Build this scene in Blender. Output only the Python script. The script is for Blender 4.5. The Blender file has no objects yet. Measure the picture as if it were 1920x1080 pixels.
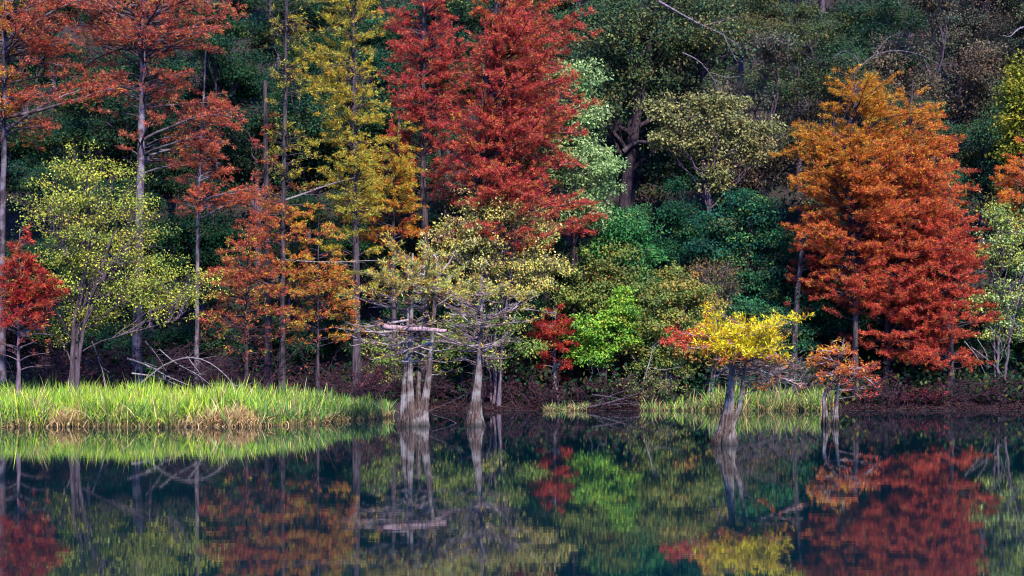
import bpy, math
import numpy as np
from math import radians, pi

# ------------------------------------------------------------------ camera, sky, sun, exposure
F_PX = 2667.0          # focal length in photograph pixels (50 mm on a 36 mm sensor, 1920 px wide)
CAM_H = 3.1            # eye height above the water
HORIZON = 669.0        # picture row of the horizon
sc = bpy.context.scene
col = sc.collection
cam_d = bpy.data.cameras.new("camera")
cam_d.sensor_width = 36.0
cam_d.lens = 50.0
cam_d.shift_y = (HORIZON - 540.0) / 1920.0
cam_d.clip_start = 0.5
cam_d.clip_end = 2000.0
cam = bpy.data.objects.new("camera", cam_d)
cam.location = (0, 0, CAM_H)
cam.rotation_euler = (radians(90), 0, 0)
col.objects.link(cam)
sc.camera = cam

SUN_ELEV = radians(43)
SUN_AZ = radians(163)       # compass bearing of the sun, +Y is 0: behind the camera and to its right
world = bpy.data.worlds.new("World")
sc.world = world
world.use_nodes = True
wn = world.node_tree
bg = wn.nodes["Background"]
sky = wn.nodes.new("ShaderNodeTexSky")
sky.sky_type = 'NISHITA'
sky.sun_disc = False
sky.sun_elevation = SUN_ELEV
sky.sun_rotation = SUN_AZ
sky.air_density = 1.0
sky.ozone_density = 3.5
sky.dust_density = 0.5
cool = wn.nodes.new("ShaderNodeMix"); cool.data_type = 'RGBA'; cool.blend_type = 'MULTIPLY'; cool.inputs[0].default_value = 1.0
cool.inputs[7].default_value = (0.46, 0.76, 1.6, 1)
wn.links.new(sky.outputs[0], cool.inputs[6]); wn.links.new(cool.outputs[2], bg.inputs[0])
bg.inputs[1].default_value = 0.105
sun_d = bpy.data.lights.new("sun", 'SUN')
sun_d.energy = 4.9
sun_d.angle = radians(3.0)
sun_d.color = (1.0, 0.90, 0.74)
sun = bpy.data.objects.new("sun", sun_d)
# lamp shines along its -Z: direction from the sun to the ground
sun.rotation_euler = (pi / 2 - SUN_ELEV, 0, -SUN_AZ + pi)
col.objects.link(sun)
vs = sc.view_settings
vs.view_transform = 'Standard'
vs.look = 'None'
vs.exposure = 0.95
vs.gamma = 1.0
sc.cycles.pixel_filter_type = 'BLACKMAN_HARRIS'
sc.cycles.filter_width = 1.1
sc.cycles.max_bounces = 6
sc.cycles.diffuse_bounces = 3
sc.cycles.glossy_bounces = 3
sc.cycles.transmission_bounces = 3
sc.cycles.caustics_reflective = False
sc.cycles.caustics_refractive = False

# ------------------------------------------------------------------ helpers
def xp(px, Y):
    return (px - 960.0) / F_PX * Y
def zp(py, Y):
    return CAM_H - (py - HORIZON) / F_PX * Y
def unit(v):
    return v / np.maximum(np.linalg.norm(v, axis=-1, keepdims=True), 1e-9)
def smooth(a, b, x):
    t = np.clip((x - a) / (b - a), 0, 1)
    return t * t * (3 - 2 * t)

def tag(o, label=None, cat=None, group=None, kind=None):
    if label: o["label"] = label
    if cat: o["category"] = cat
    if group: o["group"] = group
    if kind: o["kind"] = kind
    return o

class Geo:
    """Collects quads with a colour per vertex and links them as one mesh object."""
    def __init__(self):
        self.v, self.q, self.c, self.n = [], [], [], 0
    def add(self, v, q, c=(1, 1, 1)):
        v = np.asarray(v, dtype=np.float32).reshape(-1, 3)
        c = np.broadcast_to(np.asarray(c, dtype=np.float32), (len(v), 3))
        self.v.append(v); self.c.append(c); self.q.append(np.asarray(q).reshape(-1, 4) + self.n)
        self.n += len(v)
    def tubes(self, P, R, k=5, c=(1, 1, 1)):
        P = np.asarray(P, float); R = np.asarray(R, float)
        t, n = P.shape[:2]
        if t == 0: return
        T = unit(np.gradient(P, axis=1))
        m = unit(T.mean(axis=1))
        ref = np.where(np.abs(m[:, 2:3]) > 0.75, np.array([[0, 1.0, 0]]), np.array([[0, 0, 1.0]]))[:, None, :]
        U = unit(np.cross(T, np.broadcast_to(ref, T.shape))); V = np.cross(T, U)
        a = np.arange(k) * 2 * pi / k
        ring = P[:, :, None, :] + R[:, :, None, None] * (np.cos(a)[None, None, :, None] * U[:, :, None, :] + np.sin(a)[None, None, :, None] * V[:, :, None, :])
        idx = np.arange(t * n * k).reshape(t, n, k)
        a0 = idx[:, :-1, :]; a1 = np.roll(a0, -1, axis=2); b0 = idx[:, 1:, :]; b1 = np.roll(b0, -1, axis=2)
        self.add(ring, np.stack([a0, a1, b1, b0], -1), c)
    def kites(self, P, D, L, W, c, rng, side=None):
        n = len(P)
        if n == 0: return
        if side is None:
            side = unit(np.cross(D, rng.normal(size=(n, 3))))
        L = L[:, None]; W = W[:, None]
        v = np.stack([P, P + D * L * 0.45 + side * W * 0.5, P + D * L, P + D * L * 0.45 - side * W * 0.5], 1)
        self.add(v, np.arange(4 * n).reshape(n, 4), np.repeat(c, 4, axis=0))
    def build(self, name, mat, parent=None, shade=False, loc=(0, 0, 0)):
        v = np.concatenate(self.v); q = np.concatenate(self.q); c = np.concatenate(self.c)
        me = bpy.data.meshes.new(name)
        me.vertices.add(len(v)); me.vertices.foreach_set("co", v.ravel())
        me.loops.add(q.size); me.loops.foreach_set("vertex_index", q.astype(np.int32).ravel())
        me.polygons.add(len(q)); me.polygons.foreach_set("loop_start", np.arange(0, q.size, 4, dtype=np.int32))
        me.polygons.foreach_set("use_smooth", np.full(len(q), shade))
        at = me.color_attributes.new("tint", 'FLOAT_COLOR', 'POINT')
        at.data.foreach_set("color", np.concatenate([c, np.ones((len(c), 1), np.float32)], 1).astype(np.float32).ravel())
        me.update(calc_edges=True)
        me.materials.append(mat)
        o = bpy.data.objects.new(name, me)
        o.location = loc
        col.objects.link(o)
        if parent: o.parent = parent
        return o

def empty(name, loc):
    o = bpy.data.objects.new(name, None)
    o.empty_display_size = 0.3
    o.location = loc
    col.objects.link(o)
    return o

# ------------------------------------------------------------------ materials
def new_mat(name):
    m = bpy.data.materials.new(name); m.use_nodes = True
    nt = m.node_tree; nt.nodes.clear()
    return m, nt, nt.nodes, nt.links

def leaf_mat(name, translucency=0.35, rough=0.5, spec=0.25):
    m, nt, N, Lk = new_mat(name)
    out = N.new("ShaderNodeOutputMaterial"); at = N.new("ShaderNodeAttribute"); at.attribute_name = "tint"
    oi = N.new("ShaderNodeObjectInfo")
    mul = N.new("ShaderNodeMix"); mul.data_type = 'RGBA'; mul.blend_type = 'MULTIPLY'; mul.inputs[0].default_value = 1
    Lk.new(at.outputs["Color"], mul.inputs[6]); Lk.new(oi.outputs["Color"], mul.inputs[7])
    p = N.new("ShaderNodeBsdfPrincipled"); p.inputs["Roughness"].default_value = rough
    p.inputs["Specular IOR Level"].default_value = spec
    tr = N.new("ShaderNodeBsdfTranslucent"); mx = N.new("ShaderNodeMixShader"); mx.inputs[0].default_value = translucency
    Lk.new(mul.outputs[2], p.inputs["Base Color"]); Lk.new(mul.outputs[2], tr.inputs["Color"])
    Lk.new(p.outputs[0], mx.inputs[1]); Lk.new(tr.outputs[0], mx.inputs[2]); Lk.new(mx.outputs[0], out.inputs[0])
    return m

def bark_mat(name, dark, light, lichen=None, zs=0.5, scale=5.0, bump=0.6):
    m, nt, N, Lk = new_mat(name)
    out = N.new("ShaderNodeOutputMaterial"); p = N.new("ShaderNodeBsdfPrincipled")
    p.inputs["Roughness"].default_value = 0.9; p.inputs["Specular IOR Level"].default_value = 0.2
    tc = N.new("ShaderNodeTexCoord"); mp = N.new("ShaderNodeMapping"); mp.inputs["Scale"].default_value = (scale, scale, zs * scale * 0.25)
    Lk.new(tc.outputs["Object"], mp.inputs[0])
    n1 = N.new("ShaderNodeTexNoise"); n1.inputs["Scale"].default_value = 2.2; n1.inputs["Detail"].default_value = 6; n1.inputs["Roughness"].default_value = 0.65
    Lk.new(mp.outputs[0], n1.inputs[0])
    r = N.new("ShaderNodeValToRGB"); r.color_ramp.elements[0].position = 0.40; r.color_ramp.elements[1].position = 0.62
    r.color_ramp.elements[0].color = (*dark, 1); r.color_ramp.elements[1].color = (*light, 1)
    Lk.new(n1.outputs[0], r.inputs[0])
    c_out = r.outputs[0]
    if lichen:
        n2 = N.new("ShaderNodeTexNoise"); n2.inputs["Scale"].default_value = 1.6; n2.inputs["Detail"].default_value = 5
        Lk.new(tc.outputs["Object"], n2.inputs[0])
        r2 = N.new("ShaderNodeValToRGB"); r2.color_ramp.elements[0].position = 0.47; r2.color_ramp.elements[1].position = 0.6
        Lk.new(n2.outputs[0], r2.inputs[0])
        mx = N.new("ShaderNodeMix"); mx.data_type = 'RGBA'
        Lk.new(r2.outputs[0], mx.inputs[0]); Lk.new(c_out, mx.inputs[6]); mx.inputs[7].default_value = (*lichen, 1)
        c_out = mx.outputs[2]
    at = N.new("ShaderNodeAttribute"); at.attribute_name = "tint"
    mu = N.new("ShaderNodeMix"); mu.data_type = 'RGBA'; mu.blend_type = 'MULTIPLY'; mu.inputs[0].default_value = 1
    Lk.new(c_out, mu.inputs[6]); Lk.new(at.outputs["Color"], mu.inputs[7])
    Lk.new(mu.outputs[2], p.inputs["Base Color"])
    b = N.new("ShaderNodeBump"); b.inputs["Strength"].default_value = bump; b.inputs["Distance"].default_value = 0.06
    Lk.new(n1.outputs[0], b.inputs["Height"]); Lk.new(b.outputs[0], p.inputs["Normal"])
    Lk.new(p.outputs[0], out.inputs[0])
    return m

M_NEEDLE = leaf_mat("cypress_foliage", 0.35, 0.7, 0.05)
M_LEAF = leaf_mat("broad_leaves", 0.3, 0.6, 0.08)
M_REED = leaf_mat("reed_blades", 0.35, 0.5, 0.25)
M_BARK = bark_mat("cypress_bark", (0.035, 0.026, 0.034), (0.17, 0.13, 0.15), (0.24, 0.22, 0.25))
M_PALE = bark_mat("pale_cypress_bark", (0.026, 0.016, 0.018), (0.175, 0.125, 0.12), (0.25, 0.225, 0.235), scale=12, zs=0.12, bump=1.0)
M_DARK = bark_mat("dark_bark", (0.022, 0.016, 0.024), (0.085, 0.065, 0.08))
M_TWIG = bark_mat("grey_deadwood", (0.10, 0.085, 0.10), (0.30, 0.26, 0.30))
M_LOG = bark_mat("weathered_log", (0.17, 0.10, 0.12), (0.46, 0.32, 0.35), scale=6)

# ------------------------------------------------------------------ terrain
def shore(X):
    X = np.asarray(X, float)
    y = 63.0 + 6.5 * smooth(-11.5, -7.2, X) + 12.5 * smooth(-7.4, -4.2, X)
    y = y + 0.35 * np.sin(X * 0.9) + 0.25 * np.sin(X * 2.3 + 1.0) + 0.12 * np.sin(X * 5.1)
    return y
def ground(X, Y):
    X = np.asarray(X, float); Y = np.asarray(Y, float)
    d = Y - shore(X)
    z = np.where(d > 0, 0.10 * np.clip(d, 0, 1.0) + (0.035 + 0.085 * smooth(-7, -3, X)) * np.clip(d, 0, 9), np.maximum(0.25 * d, -2.0))
    up = np.clip(Y - 87.0, 0, None)
    z = z + 0.55 * (np.sqrt(up * up + 9.0) - 3.0)
    bumps = 0.16 * np.sin(X * 0.8 + Y * 0.33) * np.sin(Y * 0.7 - X * 0.2) + 0.07 * np.sin(2.1 * X + 1.3 * Y)
    z = z + bumps * np.clip(d / 4.0, 0, 1) + 1.2 * np.sin(X * 0.11 + 0.6) * np.clip((Y - 92) / 30, 0, 1)
    return z

gx = np.concatenate([np.linspace(-600, -60, 20), np.linspace(-56, 56, 260), np.linspace(60, 600, 20)])
gy = np.concatenate([np.linspace(-60, 50, 12), np.linspace(55, 100, 170), np.linspace(102, 260, 60), np.linspace(300, 700, 6)])
GX, GY = np.meshgrid(gx, gy)
GZ = ground(GX, np.minimum(GY, 262.0))
ii = np.arange(GX.size).reshape(GX.shape)
g = Geo()
g.add(np.stack([GX, GY, GZ], -1).reshape(-1, 3), np.stack([ii[:-1, :-1], ii[:-1, 1:], ii[1:, 1:], ii[1:, :-1]], -1))
m, nt, N, Lk = new_mat("forest_floor")
out = N.new("ShaderNodeOutputMaterial"); p = N.new("ShaderNodeBsdfPrincipled"); p.inputs["Roughness"].default_value = 0.95
tc = N.new("ShaderNodeTexCoord")
n1 = N.new("ShaderNodeTexNoise"); n1.inputs["Scale"].default_value = 9; n1.inputs["Detail"].default_value = 8; n1.inputs["Roughness"].default_value = 0.75
n2 = N.new("ShaderNodeTexNoise"); n2.inputs["Scale"].default_value = 0.5; n2.inputs["Detail"].default_value = 4
Lk.new(tc.outputs["Object"], n1.inputs[0]); Lk.new(tc.outputs["Object"], n2.inputs[0])
r = N.new("ShaderNodeValToRGB"); r.color_ramp.elements[0].position = 0.3; r.color_ramp.elements[1].position = 0.72
r.color_ramp.elements[0].color = (0.012, 0.007, 0.008, 1); r.color_ramp.elements[1].color = (0.055, 0.024, 0.03, 1)
e = r.color_ramp.elements.new(0.5); e.color = (0.018, 0.009, 0.013, 1)
Lk.new(n1.outputs[0], r.inputs[0])
mx = N.new("ShaderNodeMix"); mx.data_type = 'RGBA'; mx.inputs[7].default_value = (0.016, 0.016, 0.013, 1)
rr = N.new("ShaderNodeMapRange"); rr.inputs[1].default_value = 0.45; rr.inputs[2].default_value = 0.65
Lk.new(n2.outputs[0], rr.inputs[0]); Lk.new(rr.outputs[0], mx.inputs[0]); Lk.new(r.outputs[0], mx.inputs[6])
Lk.new(mx.outputs[2], p.inputs["Base Color"])
b = N.new("ShaderNodeBump"); b.inputs["Distance"].default_value = 0.15; Lk.new(n1.outputs[0], b.inputs["Height"]); Lk.new(b.outputs[0], p.inputs["Normal"])
Lk.new(p.outputs[0], out.inputs[0])
tag(g.build("ground", m, shade=True), "wooded bank and hillside under dark red-brown leaf litter", kind="structure")

# water
g = Geo()
g.add([(-600, -60, 0), (600, -60, 0), (600, 120, 0), (-600, 120, 0)], [[0, 1, 2, 3]])
m, nt, N, Lk = new_mat("still_water")
out = N.new("ShaderNodeOutputMaterial"); p = N.new("ShaderNodeBsdfPrincipled")
p.inputs["Base Color"].default_value = (0.0, 0.012, 0.021, 1)
p.inputs["Roughness"].default_value = 0.026
p.inputs["IOR"].default_value = 1.34
p.inputs["Specular Tint"].default_value = (0.46, 0.84, 1.0, 1)
tc = N.new("ShaderNodeTexCoord"); mp = N.new("ShaderNodeMapping"); mp.inputs["Scale"].default_value = (0.35, 2.6, 1)
n1 = N.new("ShaderNodeTexNoise"); n1.inputs["Scale"].default_value = 1.0; n1.inputs["Detail"].default_value = 3
Lk.new(tc.outputs["Object"], mp.inputs[0]); Lk.new(mp.outputs[0], n1.inputs[0])
b = N.new("ShaderNodeBump"); b.inputs["Strength"].default_value = 1.0; b.inputs["Distance"].default_value = 0.0006
Lk.new(n1.outputs[0], b.inputs["Height"]); Lk.new(b.outputs[0], p.inputs["Normal"])
Lk.new(p.outputs[0], out.inputs[0])
tag(g.build("water", m), "still dark teal lake water mirroring the autumn trees", kind="structure")

# ------------------------------------------------------------------ vegetation builders
def grow(S, az, e0, e1, L, n, wob, rng, hang=0.0):
    """Curved shoots: S (m,3) starts, az headings, elevations e0 -> e1, lengths L; returns (m,n,3)."""
    mcount = len(S)
    s = np.linspace(0, 1, n - 1)[None, :]
    a = az[:, None] + np.cumsum(rng.normal(0, wob, (mcount, n - 1)), 1)
    e = e0[:, None] * (1 - s) + e1[:, None] * s + np.cumsum(rng.normal(0, wob * 0.7, (mcount, n - 1)), 1)
    step = (L / (n - 1))[:, None]
    d = np.stack([np.cos(e) * np.cos(a), np.cos(e) * np.sin(a), np.sin(e)], -1) * step[..., None]
    P = np.concatenate([S[:, None, :], S[:, None, :] + np.cumsum(d, 1)], 1)
    return P

def sample(P, idx, s):
    """Points and directions at fraction s of polylines P[idx]."""
    n = P.shape[1]
    f = np.clip(s, 0, 0.9999) * (n - 1); i = f.astype(int); t = (f - i)[:, None]
    A = P[idx, i]; B = P[idx, i + 1]
    return A * (1 - t) + B * t, unit(B - A)

def shoots(P, counts, rng, s0, s1, spread, length, e_j, n=4, wob=0.15, e_bias=0.0, droop=0.0):
    """Side shoots on polylines P, alternating left and right."""
    idx = np.repeat(np.arange(len(P)), counts)
    k = len(idx)
    s = rng.uniform(s0, s1, k)
    S, D = sample(P, idx, s)
    az = np.arctan2(D[:, 1], D[:, 0]); el = np.arcsin(np.clip(D[:, 2], -1, 1))
    az = az + rng.choice([-1, 1], k) * rng.uniform(spread[0], spread[1], k)
    e0 = el * 0.5 + e_bias + rng.normal(0, e_j, k)
    Lc = length(idx, s) * rng.uniform(0.6, 1.2, k)
    return grow(S, az, e0, e0 * 0.4 + droop, Lc, n, wob, rng), idx, s, Lc

def pick(pal, n, rng):
    c = np.array([p[:3] for p in pal], float); w = np.array([p[3] for p in pal], float)
    return c[rng.choice(len(c), n, p=w / w.sum())]

def trunk_path(pts, n, rng, wob=0.0):
    pts = np.asarray(pts, float)
    d = np.concatenate([[0], np.cumsum(np.linalg.norm(np.diff(pts, axis=0), axis=1))])
    t = np.linspace(0, d[-1], n)
    P = np.stack([np.interp(t, d, pts[:, j]) for j in range(3)], 1)
    # round the corners
    for _ in range(2):
        P[1:-1] = 0.25 * P[:-2] + 0.5 * P[1:-1] + 0.25 * P[2:]
    if wob:
        P[1:-1, :2] += rng.normal(0, wob, (n - 2, 2))
    return P

def fluted(g, P, r, flare, flare_h, nfl, rng, k=20, tint=(1, 1, 1), depth=0.25, wet=False):
    """Trunk with a buttressed, fluted base."""
    n = len(P)
    h = np.clip(P[:, 2], 0, None)
    R = np.asarray(r, float) + flare * np.exp(-np.clip(h, 0, None) / flare_h * 2.0)
    a = np.arange(k) * 2 * pi / k
    ph = rng.uniform(0, 6)
    amp = depth * np.exp(-np.clip(h, 0, None) / flare_h * 0.9)
    prof = np.abs(np.cos(nfl * 0.5 * a + ph)) * 1.5 - 1.0 + 0.35 * np.cos((nfl + 4) * a + ph * 2)
    ring = np.empty((n, k, 3))
    rr = R[:, None] * (1 + amp[:, None] * prof[None, :])
    ring[..., 0] = P[:, 0:1] + rr * np.cos(a)
    ring[..., 1] = P[:, 1:2] + rr * np.sin(a)
    ring[..., 2] = P[:, 2:3]
    idx = np.arange(n * k).reshape(n, k)
    a0 = idx[:-1]; a1 = np.roll(a0, -1, 1); b0 = idx[1:]; b1 = np.roll(b0, -1, 1)
    if wet:   # dark stain of the waterline on the bark
        w = 0.22 + 0.78 * smooth(0.06, 0.42, P[:, 2])[:, None] 
        tint = np.repeat(np.array(tint)[None] * w, k, axis=0)
    g.add(ring, np.stack([a0, a1, b1, b0], -1), tint)

def conifer_mesh(seed, stems, prof, nb, pal, leaf=(0.16, 0.34), dens=1.0, fol=None, rise=(0.45, 0.0), twig=3.2,
                 bark=M_BARK, tint=(1, 1, 1), wob=0.10, cluster=6, lift=0.12, wl=0.22, bare_twigs=0, flare=0.25, flare_h=1.5,
                 nfl=7, kf=44, colfun=None, zjit=0.3, depth=0.25, inner=0.3, br=0.035, extra=None, nbx=1.0, up=0.18, btint=None, tw=1.0, plates=0, wet=False):
    """stems: [(pts, r_base, r_top)], prof: [(z, left, right)] reach of the branches round the first stem's axis.
    Returns (trunk Geo, crown Geo)."""
    rng = np.random.default_rng(seed)
    gt, gc = Geo(), Geo()
    nb = int(nb * nbx); paths = []
    for (pts, r0, r1, fl) in stems:
        P = trunk_path(pts, 44 if wet else 30, rng, 0.012 if not wet else 0.006)
        r = np.linspace(1, 0, len(P)) ** 0.9 * (r0 - r1) + r1
        fluted(gt, P, r, fl * flare, flare_h, nfl, rng, kf, tint, depth, wet)
        paths.append(P)
    prof = np.array(sorted(prof), float)
    zt = rng.uniform(prof[0, 0], prof[-1, 0], nb)
    zt = np.sort(zt * 0.35 + 0.65 * (prof[0, 0] + (np.arange(nb) + rng.uniform(0, 1, nb)) / nb * (prof[-1, 0] - prof[0, 0])))
    if plates:
        lev = np.sort(rng.uniform(prof[0, 0], prof[-1, 0], plates) * 0.5 + 0.5 * np.linspace(prof[0, 0], prof[-1, 0], plates))
        zt = lev[np.abs(zt[:, None] - lev[None]).argmin(1)] + rng.normal(0, 0.24 * (prof[-1, 0] - prof[0, 0]) / plates, nb)
        zt = np.sort(np.clip(zt, prof[0, 0], prof[-1, 0]))
    Lf = np.interp(zt, prof[:, 0], prof[:, 1]); Rt = np.interp(zt, prof[:, 0], prof[:, 2])
    az = rng.uniform(0, 2 * pi, nb)
    # keep more shoots near the picture plane's two sides and the lit front
    ca, sa = np.cos(az), np.sin(az)
    ca = np.abs(ca) * np.where(rng.uniform(size=nb) < (Rt + 0.15) / (Rt + Lf + 0.3), 1, -1); az = np.arctan2(sa, ca)
    side = np.where(ca > 0, Rt, Lf)
    depth_r = 0.8 * 0.5 * (Rt + Lf) + 0.2
    L = np.sqrt((ca * side) ** 2 + (sa * depth_r) ** 2) * rng.uniform(0.62, 1.18, nb)
    L = L * (1 + 0.22 * np.sin(zt * 2.1 + seed) * np.sin(az * 2 + zt * 0.9 + seed))
    which = rng.integers(0, len(paths), nb)
    S = np.empty((nb, 3))
    rel = (zt - prof[0, 0]) / (prof[-1, 0] - prof[0, 0])
    for j, P in enumerate(paths):
        mk = which == j
        z = np.clip(zt[mk] - L[mk] * (rise[0] + rise[1]) * 0.38 + rng.normal(0, zjit, mk.sum()), P[2, 2], P[-1, 2])
        for a in (0, 1): S[mk, a] = np.interp(z, P[:, 2], P[:, a])
        S[mk, 2] = z
    e0 = rise[0] + 0.3 * np.clip(rel - 0.7, 0, 1) * 2 + rng.normal(0, 0.12, nb)
    e1 = np.full(nb, rise[1]) + rng.normal(0, 0.12, nb)
    P1 = grow(S, az, e0, e1, np.maximum(L, 0.25), 8, wob, rng)
    taper = np.linspace(1, 0.15, 8)[None, :]
    R1 = (br * 0.5 + 0.012 * L)[:, None] * taper
    btint = btint or tint
    gt.tubes(P1, R1, 5, btint)
    if extra is not None:
        for pts, r0, r1 in extra:
            Pe = trunk_path(pts, 12, rng, 0.01)[None]
            gt.tubes(Pe, np.linspace(r0, r1, 12)[None], 6, btint)
            if r0 < 0.07:
                P1 = np.concatenate([P1, trunk_path(pts, 8, rng)[None]]); L = np.append(L, np.linalg.norm(np.diff(np.array(pts), axis=0), axis=1).sum())
    c2 = np.maximum((L * twig).astype(int), 2)
    inn = np.repeat(np.concatenate([np.full(0, 0.0), inner * np.clip(1.35 - rel * 1.3, 0.1, 1.0), np.full(len(P1) - nb, inner)]), c2)
    P2, i2, s2, L2 = shoots(P1, c2, rng, inn, 1.0, (0.5, 1.15), lambda i, s: 0.22 + L[i] * 0.34 * (1.15 - s), 0.22, 5, 0.16, lift)
    gt.tubes(P2, np.linspace(1, 0.2, 5)[None, :] * (0.010 + 0.006 * L2)[:, None] * tw, 3, btint)
    PF, LF = P2, L2
    if bare_twigs:
        c3 = np.maximum((L2 * bare_twigs).astype(int), 1)
        P3, i3, s3, L3 = shoots(P2, c3, rng, 0.2, 1.0, (0.4, 1.2), lambda i, s: 0.10 + L2[i] * 0.4 * (1.1 - s), 0.3, 4, 0.2, lift)
        gt.tubes(P3, np.linspace(1, 0.3, 4)[None, :] * np.full((len(P3), 1), 0.009) * tw, 3, btint)
        PF = np.concatenate([P2[:, [0, 1, 3, 4]], P3]); LF = np.concatenate([L2, L3])
    # foliage: feathery sprays in small groups along the shoots and the branch tips
    tips = P1[:, 3:][:, ::1]
    nodes = np.maximum(rng.poisson(LF * 7.0 * dens), 1)
    idx = np.repeat(np.arange(len(PF)), nodes)
    s = rng.uniform(0.15, 1.0, len(idx))
    Np, Nd = sample(PF, idx, s)
    nt_ = np.maximum(rng.poisson(np.maximum(L, 0.3) * 5 * dens), 1)
    it = np.repeat(np.arange(len(P1)), nt_)
    Tp, Td = sample(P1, it, rng.uniform(0.5, 1.0, len(it)))
    Np = np.concatenate([Np, Tp]); Nd = np.concatenate([Nd, Td])
    if fol is not None:
        keep = rng.uniform(size=len(Np)) < fol(Np)
        Np, Nd = Np[keep], Nd[keep]
    ncol = (colfun(Np, rng) if colfun else pick(pal, len(Np), rng))
    ncol = ncol * np.exp(rng.normal(0, 0.25, (len(Np), 1)))
    old = rng.uniform(size=(len(Np), 1)) < 0.07            # a few browned or still green sprays
    ncol = np.where(old, pick([(0.20, 0.10, 0.05, 2), (0.22, 0.24, 0.06, 1), (0.45, 0.25, 0.07, 1)], len(Np), rng), ncol)
    Lp = np.repeat(Np, cluster, 0); Ld = np.repeat(Nd, cluster, 0); lc = np.repeat(ncol, cluster, 0)
    n = len(Lp)
    D = unit(Ld * 0.75 + rng.normal(0, 0.55, (n, 3)) + np.array([0, 0, up]))
    Lp = Lp + rng.normal(0, 0.05, (n, 3))
    ll = rng.uniform(leaf[0], leaf[1], n)
    lc = np.clip(lc * np.exp(rng.normal(0, 0.18, (n, 1))) * (1 + rng.normal(0, 0.05, (n, 3))), 0.002, 0.85)
    gc.kites(Lp, D, ll, ll * wl, lc, rng)
    return gt, gc

def place_base(px, Y):
    X = float(xp(px, Y))
    return X, Y, float(ground(X, Y))

def bank_y(px, Y):
    """Trees of the far bank stand back from its shoreline."""
    return 82.9 + (Y - 69.0) * 0.33 if px > 700 and Y < 89.5 else Y
def conifer(name, label, cat, px, Y, trunk, prof, nb, pal, r=(0.28, 0.05), base=None, group=None, seed=1, bark=None, pxcol=None, pxfol=None, **kw):
    """trunk: [(px,py)...] from base to tip, prof: [(py, reach left, reach right)] all in picture pixels at distance Y."""
    Y = bank_y(px, Y)
    if base is None: X, Y, z0 = place_base(px, Y)
    else: X, z0 = float(xp(px, Y)), base
    s = Y / F_PX
    zz = lambda py: zp(py, Y) - z0
    pts = [(0, 0, -0.35)] + [((a - px) * s, 0, zz(b)) for a, b in trunk]
    pr = [(zz(a), b * s, c * s) for a, b, c in prof]
    if pxcol: kw["colfun"] = lambda P, rng: pxcol(P[:, 0] / s + px, HORIZON - (P[:, 2] + z0 - CAM_H) / s, rng)
    if pxfol: kw["fol"] = lambda P: pxfol(P[:, 0] / s + px, HORIZON - (P[:, 2] + z0 - CAM_H) / s)
    kw.setdefault("nbx", 1.7); kw.setdefault("leaf", (0.09, 0.22)); kw.setdefault("wl", 0.17); kw.setdefault("cluster", 10); kw["dens"] = kw.get("dens", 1.0) * 1.1
    gt, gc = conifer_mesh(seed, [(pts, r[0], r[1], 1.0)], pr, nb, pal, **kw)
    root = tag(empty(name, (X, Y, z0)), label, cat, group)
    gt.build("trunk", bark or M_BARK, root, True)
    gc.build("crown", M_NEEDLE, root)
    return root

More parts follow.
